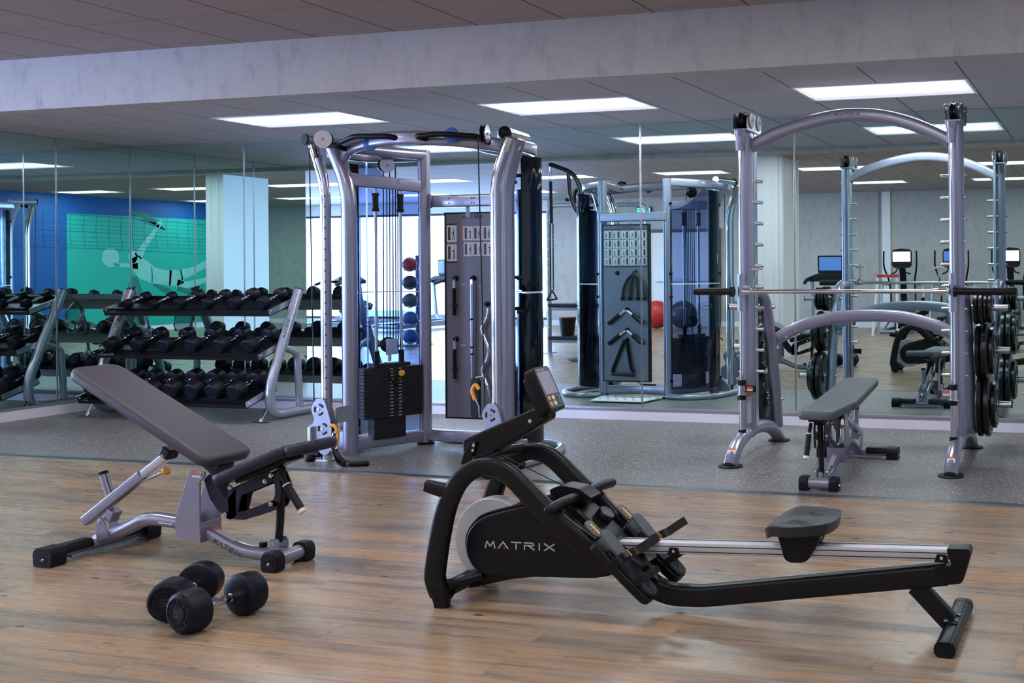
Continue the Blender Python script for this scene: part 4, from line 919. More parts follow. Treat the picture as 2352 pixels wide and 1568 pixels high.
# ================================================================== DUAL CABLE MACHINE
FT = thing('cable_machine', 'tall silver dual-stack cable machine with smoked covers standing before the mirrors', 'cable machine', (-4.56, 6.45, 0))
PL, PC, KL = Vector((-5.20, 6.30, 0)), Vector((-4.95, 6.80, 0)), Vector((-5.185, 6.05, 0))
PR, PD, KR = Vector((-3.95, 6.30, 0)), Vector((-4.24, 6.80, 0)), Vector((-3.865, 6.05, 0))
def zed(v, z): return Vector((v.x, v.y, z))
def side(L_, C_, K, s, top, ringp):
    # bent front post, straight inner post
    w = MB(); w.tube(fil([zed(L_, 0.0), zed(L_, 1.90), zed(L_, 2.19) + Vector((s*0.115, -0.02, 0))], 0.16, 8), 0.052, 20, up=(1, 0, 0)); fp = obj('front_post', w, SILVER, FT)
    w = MB()
    for z in (0.21, 0.31): bolt(w, zed(L_, z) + Vector((-s*0.015, -0.050, 0)), (-s*0.3, -1, 0), 0.010)
    obj('bolts', w, CHROME, fp)
    w = MB(); w.tube([zed(C_, 0.0), zed(C_, 2.20)], 0.044, 20); ip = obj('inner_post', w, SILVER, FT)
    w = MB(); w.lathe(zed(C_, 0.0), (0, 0, 1), [(0, 0.062), (0.016, 0.062), (0.024, 0.052)], 28); obj('rubber_foot', w, RUBBER, ip)
    w = MB(); w.lathe(zed(C_, 2.198), (0, 0, 1), [(0, 0.044), (0.006, 0.042)], 24); obj('end_plug', w, BLACKM, ip)
    w = MB()
    for z in (1.78, 1.70, 1.32, 0.93, 0.52, 0.19, 0.10): bolt(w, zed(C_, z) + Vector((-0.012, -0.043, 0)), (-0.2, -1, 0), 0.007, 0.004)
    obj('bolts', w, CHROME, ip)
    # chrome column with holes
    w = MB(); w.tube(fil([zed(K, 0.02), zed(K, 1.90), zed(K, 2.17) + Vector((s*0.10, 0.01, 0))], 0.16, 8), 0.036, 20, up=(1, 0, 0)); kc = obj('chrome_column', w, CHROME, FT)
    w = MB(); w.tube(fil([zed(K, 0.05) + Vector((0.022, -0.018, 0)), zed(K, 1.90) + Vector((0.022, -0.018, 0)), zed(K, 2.08) + Vector((0.022+s*0.065, -0.012, 0))], 0.16, 8), 0.021, 14, up=(1, 0, 0)); obj('hole_strip', w, SILVER, kc)
    if s < 0:
        w = MB()
        for i in range(21): w.lathe(zed(K, 0.36 + i*0.073) + Vector((0.028, -0.0375, 0)), (0.25, -1, 0), [(0, 0.0065), (0.002, 0.0062)], 12)
        obj('adjustment_holes', w, LABELK, kc)
    w = MB(); w.box((K.x, K.y, 0.013), (0.10, 0.11, 0.014)); obj('base_plate', w, STEEL, kc, 0.003)
    # top arm with ball end
    e = zed(K, 2.215) + Vector((s*0.155, 0.0, 0)) if s < 0 else zed(K, 2.205) + Vector((0.06, 0.02, 0))
    f_ = zed(L_, 2.205) + Vector((s*0.05 if s < 0 else 0.08, 0.02 if s < 0 else 0.12, 0))
    w = MB(); w.tube([e, f_], 0.038, 20); ta = obj('top_arm', w, SILVER if s < 0 else CHROME, FT)
    w = MB(); d = (e-f_).normalized()
    if s > 0: w.ball(e, 0.044)
    else: w.cyl(e, e+d*0.012, 0.0385, 24)
    obj('end_cap', w, BLACKM, ta)
    # top pulley
    if s < 0: pc_, ax = Vector((-5.135, 5.985, 2.200)), Vector((0.35, -1, 0.0))
    else: pc_, ax = Vector((-3.905, 5.985, 2.19)), Vector((1, 0.30, 0))
    ax.normalize(); w = MB(); w.lathe(pc_ - ax*0.018, ax, [(0, 0.050), (0.004, 0.058), (0.010, 0.058), (0.018, 0.046), (0.026, 0.058), (0.032, 0.058), (0.036, 0.050)], 30); pu = obj('top_pulley', w, BLACKM, FT)
    w = MB(); w.lathe(pc_ + ax*0.019, ax, [(0, 0.060), (0.003, 0.060)], 32); obj('pulley_plate', w, STEEL, pu)
    b = MB(); bolt(b, pc_ + ax*0.022, ax, 0.010); obj('bolt', b, CHROME, pu)
    w = MB(); w.tube([pc_, (pc_ + (ta.location*0) + Vector((0, 0.06, 0.0)))], 0.010, 10); obj('axle', w, CHROME, pu)
    # weight stack between the posts
    d = (C_ - L_).normalized(); nrm = Vector((d.y, -d.x, 0))*(-s); mid = (L_ + C_)/2
    R3 = Matrix(((d.x, nrm.x, 0), (d.y, nrm.y, 0), (0, 0, 1)))
    A = Vector((0.25, 0.50, 0)).normalized()
    def S(a, b_, z): return L_ + d*a + nrm*b_ + Vector((0, 0, z))    # a along posts, b towards the user
    f0, f1, dep = 0.085, 0.505, 0.115
    fb = 0.055
    for i in range(15):
        z = 0.243 + i*0.0243; w = MB(); w.box(S((f0+f1)/2, fb-dep/2, z+0.0112), (f1-f0, dep, 0.0222), R3); obj('stack_plate', w, STACK, FT, 0.0015)
    w = MB(); w.box(S((f0+f1)/2-0.01, fb-dep/2, 0.243+15*0.0243+0.014), (0.27, 0.10, 0.026), R3); hp = obj('top_stack_plate', w, STACK, FT, 0.002)
    w = MB()
    for i in range(15):
        z = 0.247 + i*0.0243
        for a in (0.262, 0.325):
            decal(w, S(a if s < 0 else a, fb+0.0005, z+0.004), d*(-s) if False else d, (0, 0, 1), 0.022, 0.006, 0.0008) if s < 0 else decal(w, S(a+0.022, fb+0.0005, z+0.004), -d, (0, 0, 1), 0.022, 0.006, 0.0008)
    obj('weight_numbers', w, LABELG, FT)
    w = MB(); w.box(S((f0+f1)/2-0.03, fb-dep/2, 0.165), (0.235, 0.10, 0.148), R3); obj('stack_pedestal', w, STACK, FT, 0.004)
    for a in (0.19, 0.375):
        w = MB(); w.cyl(S(a, fb-dep/2, 0.60), S(a, fb-dep/2, 1.90), 0.0115, 14); gr = obj('guide_rod', w, CHROME, FT)
        w = MB(); w.cyl(S(a, fb-dep/2, 1.735), S(a, fb-dep/2, 1.865), 0.021, 16); w.cyl(S(a, fb-dep/2, 1.845), S(a, fb-dep/2, 1.868), 0.026, 16); w.cyl(S(a, fb-dep/2, 1.735), S(a, fb-dep/2, 1.758), 0.026, 16); obj('rod_collar', w, BLACKM, gr)
        w = MB(); w.cyl(S(a, fb-dep/2, 0.632), S(a, fb-dep/2, 0.725), 0.020, 16); obj('rod_bushing', w, BLACKM, gr)
    # selector pin
    w = MB(); w.lathe(S(0.335, fb, 0.560), nrm, [(0, 0.012), (0.012, 0.012), (0.018, 0.021), (0.030, 0.023), (0.038, 0.016)], 22); sp = obj('selector_pin', w, ORANGE, FT)
    w = MB(); w.tube(cr([S(0.235, fb-0.02, 0.64), S(0.24, fb+0.03, 0.60), S(0.25, fb+0.02, 0.54), S(0.285, fb+0.015, 0.485), S(0.315, fb+0.01, 0.470)], 5), 0.006, 8); w.tube(cr([S(0.315, fb+0.01, 0.470), S(0.325, fb+0.015, 0.51), S(0.335, fb+0.02, 0.55)], 4), 0.002, 6); obj('coiled_lanyard', w, BLACKM, sp)
    # carriage pulley, upper pulleys and cables
    cpos = S(0.285, fb-dep/2, 0.765)
    w = MB(); w.lathe(cpos - nrm*0.032, nrm, [(0, 0.052), (0.004, 0.056), (0.012, 0.048), (0.020, 0.056), (0.032, 0.048), (0.044, 0.056), (0.052, 0.048), (0.064, 0.052)], 28); cpu = obj('stack_pulley', w, BLACKM, FT)
    w = MB(); w.box(cpos + nrm*0.036 + Vector((0, 0, -0.012)), (0.085, 0.004, 0.115), R3); w.cyl(cpos + Vector((0, 0, -0.12)), cpos + Vector((0, 0, -0.05)), 0.013, 12); obj('pulley_bracket', w, STEEL, cpu)
    upos = S(0.27, 0.0, 2.075)
    w = MB(); w.lathe(upos - nrm*0.02, nrm, [(0, 0.046), (0.004, 0.054), (0.016, 0.046), (0.028, 0.054), (0.034, 0.046)], 28); up_ = obj('upper_pulley', w, BLACKM, FT)
    w = MB(); w.lathe(upos + nrm*0.016, nrm, [(0, 0.056), (0.003, 0.056)], 30); obj('pulley_plate', w, STEEL, up_)
    b = MB(); bolt(b, upos + nrm*0.019, nrm, 0.010); obj('bolt', b, CHROME, up_)
    w = MB(); w.box(upos + Vector((0, 0, 0.085)), (0.09, 0.045, 0.08), R3); obj('pulley_hanger', w, SILVER, up_, 0.003)
    for (a, b_, z0, z1) in ((0.245, -0.03, 0.80, 2.02), (0.270, -0.03, 0.81, 1.95), (0.292, -0.02, 0.82, 2.13), (0.315, -0.01, 0.81, 1.95), (0.335, -0.01, 0.80, 2.07), (0.352, -0.02, 0.70, 1.95)):
        w = MB(); w.tube([S(a, fb-0.055+b_*0.2, z0), S(a+0.004, fb-0.055, z1)], 0.0042, 8); obj('cable', w, BLACKM, FT)
    o3 = zed(K, 2.15) + Vector((s*0.075, -0.06, 0)) if s < 0 else Vector((-3.945, 5.975, 2.17))
    w = MB(); w.tube([o3, zed(K, 0.38) + Vector((-0.055, -0.055, 0))], 0.0042, 8); obj('cable', w, BLACKM, FT)
    # crossbars
    w = MB(); w.sweep([S(0.0, 0.0, 1.955), S((C_-L_).length, 0.0, 1.930)], rsec(0.050, 0.092, 0.010), (0, 0, 1)); cb = obj('stack_crossbar', w, SILVER, FT)
    b = MB(); bolt(b, S(0.36, 0.026, 1.96), nrm, 0.016, 0.006); obj('bolt', b, STEEL, cb)
    w = MB(); w.sweep([S(0.0, 0.0, 0.075), S((C_-L_).length, 0.0, 0.075)], rsec(0.060, 0.085, 0.012), (0, 0, 1)); bb_ = obj('base_beam', w, SILVER, FT)
    b = MB(); bolt(b, S(0.37, 0.031, 0.08), nrm, 0.017, 0.006); obj('bolt', b, STEEL, bb_)
    # smoked cover, upper and lower sheet, bulging outward
    n_ = 18; ln = (C_-L_).length
    def cov(t_): return L_ + d*(ln*t_) - nrm*((0.13 if s < 0 else 0.10)*(1-t_) + 0.05*t_ + (0.17 if s < 0 else 0.16)*math.sin(PI*t_))
    def sheet(z0f, z1f, nm):
        vs, fs = [], []; k = 10
        for q in (0.0, 0.004):
            for i in range(n_+1):
                p = cov(i/n_) - nrm*q
                for j in range(k+1):
                    z0, z1 = z0f(i/n_), z1f(i/n_); vs.append((p.x, p.y, z0 + (z1-z0)*j/k))
        m = (n_+1)*(k+1)
        for i in range(n_):
            for j in range(k):
                a = i*(k+1)+j; fs += [(a, a+1, a+k+2, a+k+1), (m+a+k+1, m+a+k+2, m+a+1, m+a)]
        per = [i*(k+1) for i in range(n_+1)] + [n_*(k+1)+j for j in range(1, k+1)] + [i*(k+1)+k for i in range(n_-1, -1, -1)] + [j for j in range(k-1, 0, -1)]
        for a, b_ in zip(per, per[1:]+per[:1]): fs.append((a, b_, m+b_, m+a))
        w = MB(); w.add(vs, fs); return obj(nm, w, SMOKE, FT, angle=40)
    zt = lambda t_: 2.09 if t_ < 0.55 else 2.09 - 0.20*math.sin((t_-0.55)/0.45*PI/2)
    sheet(lambda t_: 1.155, zt, 'smoked_cover'); lo_ = sheet(lambda t_: 0.10 + (0.05 if t_ < 0.06 else 0), lambda t_: 1.140, 'smoked_cover')
    w = MB(); P = [cov(i/n_) + Vector((0, 0, 1.1475)) for i in range(n_+1)]; w.sweep(P, rsec(0.006, 0.010, 0.002, 1), (0, 0, 1)); obj('gap_light_strip', w, LABELW, FT)  # white strip stands in for light passing through the gap between the sheets
    w = MB()
    for z in (1.95, 1.25, 1.02, 0.18):
        for t_ in (0.0, 1.0):
            p = cov(t_); w.cyl(zed(p, z) + nrm*0.03, zed(p, z) - nrm*0.012, 0.014, 14)
    obj('cover_knobs', w, BLACKM, FT)
    # oval logo on the outside of the lower cover
    w = MB(); c0 = cov(0.5) - nrm*0.0055; lx = d if s > 0 else -d
    lx = -d if (-nrm).cross(Vector((0,0,1))).dot(d) > 0 else d
    word(w, 'MATRIX', c0 - lx*0.045 + Vector((0, 0, 0.915)), lx, (0, 0, 1), 0.09, 0.016, 0.0028, 0.0008)
    P = [c0 + lx*0.075*math.cos(a*PI/16) + Vector((0, 0, 0.923 + 0.036*math.sin(a*PI/16))) for a in range(33)]; w.tube(P, 0.0022, 6, caps=False, up=tuple(nrm)); obj('oval_logo', w, LOGOD, lo_)
    # curved foot tube on the floor
    w = MB(); w.tube(cr(ringp, 6), 0.028, 16); ft = obj('floor_tube', w, SILVER2, FT)
    e = Vector(ringp[-1]); dd = (Vector(ringp[-1]) - Vector(ringp[-2])).normalized(); w = MB(); w.cyl(e - dd*0.03, e + dd*0.05, 0.032, 18); w.ball(e + dd*0.05, 0.0315); obj('rubber_end', w, RUBBER, ft)
    w = MB(); q = [(0.03, 0.03), (0.03, 0.17), (0.10, 0.16), (0.18, 0.09), (0.21, 0.03)]
    ux = Vector((s*0.9, 0.2, 0)).normalized(); vz = Vector((0, 0, 1)); nn = ux.cross(vz)
    lo = [zed(L_, 0) + ux*a + vz*b_ - nn*0.004 for a, b_ in q]; hi = [p + nn*0.008 for p in lo]; n = len(q)
    w.add(lo+hi, [tuple(range(n)), tuple(range(2*n-1, n-1, -1))] + [(i, i+n, (i+1) % n+n, (i+1) % n) for i in range(n)]); obj('gusset', w, SILVER2, FT)
side(PL, PC, KL, -1, 0, [(-4.95, 6.86, 0.032), (-5.16, 6.93, 0.032), (-5.40, 6.78, 0.032), (-5.49, 6.48, 0.032), (-5.43, 6.20, 0.032), (-5.31, 6.04, 0.032)])
side(PR, PD, KR, 1, 0, [(-4.24, 6.86, 0.032), (-4.02, 6.90, 0.032), (-3.80, 6.76, 0.032), (-3.71, 6.48, 0.032), (-3.70, 6.22, 0.032), (-3.73, 6.08, 0.032)])
# curved front beam with grips
w = MB(); P = cr([(-5.22, 6.28, 2.13), (-5.05, 6.14, 2.160), (-4.80, 6.04, 2.185), (-4.54, 6.00, 2.190), (-4.28, 6.04, 2.180), (-4.05, 6.14, 2.160), (-3.86, 6.28, 2.13)], 6)
w.sweep(P, rsec(0.055, 0.095, 0.022, 4), (0, 0, 1)); fb_ = obj('front_arch_beam', w, SILVER, FT, angle=50)
for px_, sg in ((-4.80, -1), (-4.17, 1)):
    w = MB()
    P = fil([(px_-0.26, 6.17, 2.140), (px_-0.31, 6.04, 2.165), (px_-0.05, 5.93, 2.205), (px_+0.22, 5.94, 2.195), (px_+0.25, 6.02, 2.180)], 0.05, 6) if sg < 0 else fil([(px_-0.17, 6.02, 2.175), (px_-0.21, 5.92, 2.185), (px_-0.02, 5.93, 2.195), (px_+0.18, 6.05, 2.185), (px_+0.20, 6.14, 2.155)], 0.05, 6)
    w.tube(P, 0.0185, 14); obj('pull_up_grip', w, BLACKM, fb_)
    w = MB(); w.lathe((px_+0.005 if sg < 0 else px_+0.01, 6.02 if sg < 0 else 6.01, 2.165 if sg < 0 else 2.195), (0.25, -1, 0), [(0, 0.050), (0.004, 0.050), (0.006, 0.046)], 30); obj('grip_disc', w, BLUEC, fb_)
w = MB(); w.tube(fil([(-4.95, 6.80, 2.17), (-4.97, 6.55, 2.16), (-5.05, 6.20, 2.16)], 0.1), 0.040, 16); w.tube(fil([(-4.24, 6.80, 2.17), (-4.20, 6.50, 2.16), (-4.12, 6.12, 2.16)], 0.1), 0.040, 16); obj('roof_tubes', w, SILVER, FT)
for Cq, Lq, sg in ((PC, PL, -1), (PD, PR, 1)):
    w = MB(); m_ = (Cq+Lq)/2 + Vector((sg*0.17, 0.07, 2.150)); w.sweep(cr([zed(Cq, 2.165), m_, zed(Lq, 2.150) + Vector((sg*0.12, -0.05, 0))], 10), rsec(0.05, 0.085, 0.018, 3), (0, 0, 1)); obj('roof_beam', w, SILVER, FT, angle=50)
# bridge between the inner posts, base bridge, perforated plate
w = MB(); w.sweep([(-4.95, 6.83, 1.822), (-4.24, 6.83, 1.822)], rsec(0.05, 0.092, 0.010), (0, 0, 1)); br = obj('bridge_beam', w, SILVER, FT)
w = MB()
for x in (-4.74, -4.71+0.18, -4.55):
    for z in (1.84, 1.805): w.lathe((x, 6.8045, z), (0, -1, 0), [(0, 0.006), (0.002, 0.006)], 10)
obj('plugs', w, LABELK, br)
w = MB(); w.bb((-4.905, 6.785, 1.77), (-4.885, 6.80, 1.875)); w.cyl((-4.62, 6.86, 1.78), (-4.62, 6.86, 1.70), 0.014); obj('panel_mount', w, SILVER, br)
w = MB(); w.sweep(cr([(-4.95, 6.80, 0.078), (-4.75, 6.76, 0.078), (-4.60, 6.75, 0.078), (-4.44, 6.76, 0.078), (-4.24, 6.80, 0.078)], 5), rsec(0.055, 0.085, 0.012), (0, 0, 1)); obj('base_bridge', w, SILVER, FT)
w = MB(); w.prism(rpoly([(-4.93, 6.86), (-4.26, 6.86), (-4.32, 7.25), (-4.87, 7.25)], 0.05), 0.020, 0.028, 'z'); pp = obj('floor_plate', w, PAINTW, FT)
w = MB()
for i in range(7):
    for j in range(4): w.lathe((-4.86+i*0.09+(j % 2)*0.04, 6.90+j*0.08, 0.0278), (0, 0, 1), [(0, 0.014), (0.0008, 0.014)], 12)
obj('plate_holes', w, LABELK, pp)
# accessory board
BX0, BX1, BY = -4.86, -4.37, 6.925
w = MB(); w.prism(rpoly([(BX0, 0.19), (BX1, 0.19), (BX1, 1.735), (BX0, 1.735)], 0.012), BY, BY+0.05, 'y'); pn = obj('accessory_board', w, PANELG, FT)
w = MB()
for a, b_ in (((BX0-0.006, BY-0.004, 0.182), (BX0+0.006, BY+0.054, 1.743)), ((BX1-0.006, BY-0.004, 0.182), (BX1+0.006, BY+0.054, 1.743)), ((BX0+0.006, BY-0.004, 0.182), (BX1-0.006, BY+0.054, 0.194)), ((BX0+0.006, BY-0.004, 1.731), (BX1-0.006, BY+0.054, 1.743))): w.bb(a, b_)
obj('board_edging', w, BLACKM, pn)
w = MB(); word(w, 'MATRIX', (-4.71, BY-0.0005, 1.695), (1, 0, 0), (0, 0, 1), 0.17, 0.022, 0.004, 0.001); word(w, 'MATRIX', (-4.53, BY+0.0505, 1.695), (-1, 0, 0), (0, 0, 1), 0.17, 0.022, 0.004, 0.001); obj('logo', w, LOGOD, pn)
FIGK = LABELK
def pictos(y, face, cells):
    bgm, fig, bar = MB(), MB(), MB(); ux = Vector((1, 0, 0)) if face < 0 else Vector((-1, 0, 0))
    for k, (x0, z0, w_, h_) in enumerate(cells):
        o = Vector((x0 if face < 0 else x0+w_, y, z0)); decal(bgm, o, ux, (0, 0, 1), w_, h_, 0.001)
        yy = Vector((0, face*0.0011, 0)); rr = random.Random(k*7+3)
        # small machine and figure silhouettes
        decal(fig, o + ux*w_*0.12 + Vector((0, 0, h_*0.10)) + yy, ux, (0, 0, 1), w_*0.26, h_*0.80, 0.0006)
        px_ = w_*(0.62 + rr.random()*0.12)
        decal(fig, o + ux*(px_) + Vector((0, 0, h_*0.35)) + yy, ux, (0.2*(rr.random()-0.5), 0, 1), w_*0.10, h_*0.32, 0.0006)
        decal(fig, o + ux*(px_-w_*0.06) + Vector((0, 0, h_*0.10)) + yy, ux, (0.4*(rr.random()-0.3), 0, 1), w_*0.06, h_*0.28, 0.0006); decal(fig, o + ux*(px_+w_*0.08) + Vector((0, 0, h_*0.10)) + yy, ux, (0.4*(rr.random()-0.6), 0, 1), w_*0.06, h_*0.28, 0.0006)
        decal(fig, o + ux*(px_-w_*0.14) + Vector((0, 0, h_*(0.45+0.15*rr.random()))) + yy, ux + Vector((0, 0, rr.random()-0.5)), (0, 0, 1), w_*0.22, h_*0.06, 0.0006)
        decal(fig, o + ux*(px_+w_*0.02) + Vector((0, 0, h_*0.72)) + yy, ux, (0, 0, 1), w_*0.08, h_*0.10, 0.0006)
    return bgm, fig
cells = [(-4.845, 1.52, 0.085, 0.125), (-4.845, 1.375, 0.085, 0.125)] + [(-4.70+i*0.082, z, 0.078, 0.105) for i in range(4) for z in (1.53, 1.41) if -4.70+i*0.082 < -4.43]
a, b_ = pictos(BY-0.0005, -1, cells); ch = obj('exercise_chart', a, LABELW, pn); obj('chart_figures', b_, LOGOD, ch)
w = MB(); decal(w, (-4.848, BY-0.0006, 1.648), (1, 0, 0), (0, 0, 1), 0.091, 0.010); decal(w, (-4.848, BY-0.0006, 1.360), (1, 0, 0), (0, 0, 1), 0.091, 0.012); obj('chart_bar', w, LABELK, ch)
w = MB(); decal(w, (-4.708, BY-0.0006, 1.53), (1, 0, 0), (0, 0, 1), 0.008, 0.11); obj('chart_mark', w, ORANGE, ch)
cells = [(-4.845+i*0.093, 1.335+j*0.088, 0.086, 0.080) for i in range(5) for j in range(4)]
a, b_ = pictos(BY+0.0505, 1, cells); ch = obj('exercise_chart', a, LABELW, pn); obj('chart_figures', b_, LOGOD, ch)
w = MB()
for i in range(5): decal(w, (-4.845+i*0.093+0.086, BY+0.0506, 1.690), (-1, 0, 0), (0, 0, 1), 0.086, 0.008); decal(w, (-4.845+i*0.093+0.086, BY+0.0506, 1.318), (-1, 0, 0), (0, 0, 1), 0.086, 0.012)
obj('chart_bar', w, LABELK, ch)
w = MB()
for (x, z) in ((-4.765, 1.245), (-4.765, 0.785), (-4.615, 1.245), (-4.50, 1.05)): w.lathe((x, BY-0.0005, z), (0, -1, 0), [(0, 0.022), (0.004, 0.022), (0.006, 0.010), (0.030, 0.008), (0.034, 0.011)], 18)
for (x, z) in ((-4.70, 1.26), (-4.51, 1.27), (-4.60, 0.90), (-4.60, 0.70), (-4.60, 0.60)): w.lathe((x, BY+0.0505, z), (0, 1, 0), [(0, 0.022), (0.004, 0.022), (0.006, 0.010), (0.034, 0.008), (0.038, 0.011)], 18)
obj('hanging_pegs', w, BLACKM, pn)
w = MB()
for (x, z) in ((-4.735, 1.195), (-4.735, 0.735), (-4.585, 1.18)): decal(w, (x, BY-0.0006, z), (1, 0, 0), (0, 0, 1), 0.05, 0.008)
obj('peg_labels', w, LABELG, pn)
# lower pulley carriages on the chrome columns
def carriage(K, s):
    c = Vector((K.x, K.y, 0)); y0 = K.y-0.055
    w = MB(); sh_ = cr([(-0.055, 0, 0.30), (-0.075, 0, 0.37), (-0.035, 0, 0.435), (0.025, 0, 0.43), (0.055, 0, 0.36), (0.085, 0, 0.25), (0.075, 0, 0.155), (0.02, 0, 0.125), (-0.06, 0, 0.125), (-0.10, 0, 0.15), (-0.105, 0, 0.24), (-0.065, 0, 0.27), (-0.055, 0, 0.30)], 4)
    poly = [(c.x + p.x, p.z) for p in sh_[:-1]]
    w.prism(poly, y0-0.004, y0, 'y'); w.prism(poly, y0+0.050, y0+0.054, 'y'); cg = obj('pulley_carriage', w, SILVER2, FT, 0.0015)
    for (cx_, cz_) in ((-0.012, 0.365), (0.018, 0.235)):
        w = MB(); w.lathe((c.x+cx_, y0+0.004, cz_), (0, 1, 0), [(0, 0.046), (0.004, 0.054), (0.02, 0.046), (0.036, 0.054), (0.04, 0.046)], 28); pu = obj('pulley', w, BLACKM, cg)
        w = MB()
        for k in range(3):
            a0 = k*2*PI/3 + 0.5; P = [Vector((c.x+cx_+0.034*math.cos(a0+q*0.13), y0-0.0045, cz_+0.034*math.sin(a0+q*0.13))) for q in range(9)]; w.tube(P, 0.0075, 8, up=(0, 1, 0), ry=0.0012 if False else 0.0075)
        obj('plate_slots', w, LABELK, cg)
        b = MB(); bolt(b, (c.x+cx_, y0-0.0045, cz_), (0, -1, 0), 0.010); obj('bolt', b, CHROME, cg)
    w = MB(); w.bb((c.x-0.085, y0-0.035, 0.13), (c.x-0.055, y0-0.010, 0.25)); obj('pull_lever', w, STEEL, cg, 0.006)
    w = MB(); w.lathe((c.x+0.025, y0-0.003, 0.105), (0, 1, 0), [(0, 0.048), (0.004, 0.05), (0.05, 0.05), (0.054, 0.048)], 28); obj('lower_roller', w, SILVER2, cg)
    b = MB(); bolt(b, (c.x+0.025, y0-0.005, 0.105), (0, -1, 0), 0.010); obj('bolt', b, CHROME, cg)
    w = MB(); w.cyl((c.x-0.10, y0+0.02, 0.055), (c.x-0.03, y0+0.02, 0.055), 0.020, 16); obj('bumper', w, RUBBER, cg)
    w = MB(); P = cr([(c.x+0.085, y0-0.01, 0.265), (c.x+0.125, y0-0.015, 0.255), (c.x+0.145, y0-0.015, 0.20), (c.x+0.138, y0-0.015, 0.13)], 5) if s < 0 else cr([(c.x-0.13, y0+0.0, 0.46), (c.x-0.15, y0, 0.52), (c.x-0.125, y0, 0.56), (c.x-0.098, y0, 0.53)], 5)
    w.tube(P, 0.0115, 12); obj('lever_sleeve', w, ORANGE, cg)
    w = MB(); w.tube([(c.x-0.13, y0, 0.47), (c.x-0.10, y0, 0.42), (c.x-0.095, y0, 0.35)], 0.004, 8) if s > 0 else w.cyl((c.x+0.075, y0+0.02, 0.235), (c.x+0.115, y0+0.01, 0.245), 0.014); obj('lever_rod', w, STEEL if s > 0 else BLACKM, cg)
carriage(KL, -1); carriage(KR, 1)
w = MB(); w.bb((-5.14, 6.08, 0.26), (-5.128, 6.24, 0.37)); obj('column_brace', w, SILVER2, FT, 0.004)
# loose handle lying on the floor, clipped to the left cable
t = thing('strap_attachment', 'black strap handle on a chrome clip, lying on the rubber floor at the cable machine', 'cable handle', (-4.93, 6.0, 0))
w = MB(); P = cr([(-5.065, 5.97, 0.215), (-5.085, 5.965, 0.15), (-5.075, 5.96, 0.125), (-5.045, 5.965, 0.15), (-5.04, 5.97, 0.205), (-5.06, 5.97, 0.222)], 4); w.tube(P, 0.0045, 8); w.tube(cr([(-5.06, 5.97, 0.13), (-5.075, 5.955, 0.11), (-5.05, 5.95, 0.095), (-5.035, 5.965, 0.115)], 4), 0.004, 8); obj('carabiner', w, CHROME, t)
w = MB(); w.sweep(cr([(-5.05, 5.955, 0.115), (-5.02, 5.945, 0.09), (-4.98, 5.93, 0.055), (-4.93, 5.93, 0.034), (-4.86, 5.945, 0.030)], 5), rsec(0.035, 0.004, 0.001, 1), (0, 0, 1)); w.sweep(cr([(-5.04, 5.95, 0.11), (-5.0, 5.925, 0.055), (-4.95, 5.90, 0.022), (-4.88, 5.89, 0.014)], 5), rsec(0.035, 0.004, 0.001, 1), (0, 0, 1)); obj('webbing', w, BLACKM, t)
w = MB(); w.lathe((-4.885, 5.895, 0.024), (1, 0.45, 0), [(0, 0.012), (0.006, 0.017), (0.06, 0.0175), (0.12, 0.017), (0.128, 0.012)], 16); w.lathe((-4.95, 5.93, 0.024), (0.25, -0.35, 0), [(0, 0.014), (0.07, 0.014)], 12); obj('grip', w, BLACKM, t)

# accessories hanging on the board
def hang(label, loc, grp=None, name='cable_bar', cat='cable attachment'): return thing(name, label, cat, loc, grp)
for i, (zt_, zb_, lb) in enumerate(((1.235, 0.965, 'short black rubber-grip bar hanging upright on the board, the upper one'), (0.775, 0.485, 'short black rubber-grip bar hanging upright on the board, the lower one'))):
    t = hang(lb, (-4.765, BY-0.025, zb_), 'short bars hanging on the accessory board'); x, y = -4.765, BY-0.030
    w = MB(); w.cyl((x, y, zt_-0.065), (x, y, zt_-0.012), 0.015, 16); w.bb((x-0.009, y-0.004, zt_-0.012), (x+0.009, y+0.004, zt_+0.018)); obj('swivel', w, STEEL, t)
    w = MB(); w.cyl((x, y, zb_), (x, y, zt_-0.065), 0.0135, 16); obj('bar_grip', w, BLACKM, t)
    w = MB(); w.box((x-0.012, y, zb_+(0.075)), (0.05, 0.004, 0.004)); w.ball((x+0.014, y, zb_+0.075), 0.012, 10); obj('strap_loop', w, BLACKM, t)
    if i: w = MB(); w.lathe((x, y, zb_-0.012), (0, 0, 1), [(0, 0.016), (0.003, 0.023), (0.009, 0.023), (0.012, 0.016)], 18); obj('end_ring', w, STEEL, t)
t = hang('long straight chrome bar hanging upright on the board beside the short bars', (-4.615, BY-0.025, 0.28))
w = MB(); w.cyl((-4.615, BY-0.030, 0.27), (-4.615, BY-0.030, 1.20), 0.0135, 16); w.bb((-4.625, BY-0.034, 1.20), (-4.605, BY-0.026, 1.235)); obj('bar', w, STEEL, t)
w = MB()
for z in (0.42, 0.67, 0.72, 0.93): w.cyl((-4.615, BY-0.030, z), (-4.615, BY-0.030, z+0.012), 0.0142, 16)
obj('bar_rings', w, BLACKP, t)
t = hang('wavy chrome curl bar hanging upright at the right side of the board', (-4.50, BY-0.025, 0.4), name='curl_bar')
w = MB(); w.tube(fil([(-4.475, BY-0.03, 1.02), (-4.475, BY-0.03, 0.97), (-4.54, BY-0.03, 0.86), (-4.475, BY-0.03, 0.72), (-4.475, BY-0.03, 0.66), (-4.54, BY-0.03, 0.55), (-4.48, BY-0.03, 0.42), (-4.47, BY-0.03, 0.36)], 0.03, 5), 0.0125, 14, up=(0, 1, 0)); obj('bar', w, CHROME, t)
t = hang('black padded ankle cuff hanging beside the right chrome column', (-4.02, 6.06, 0.36), name='ankle_cuff')
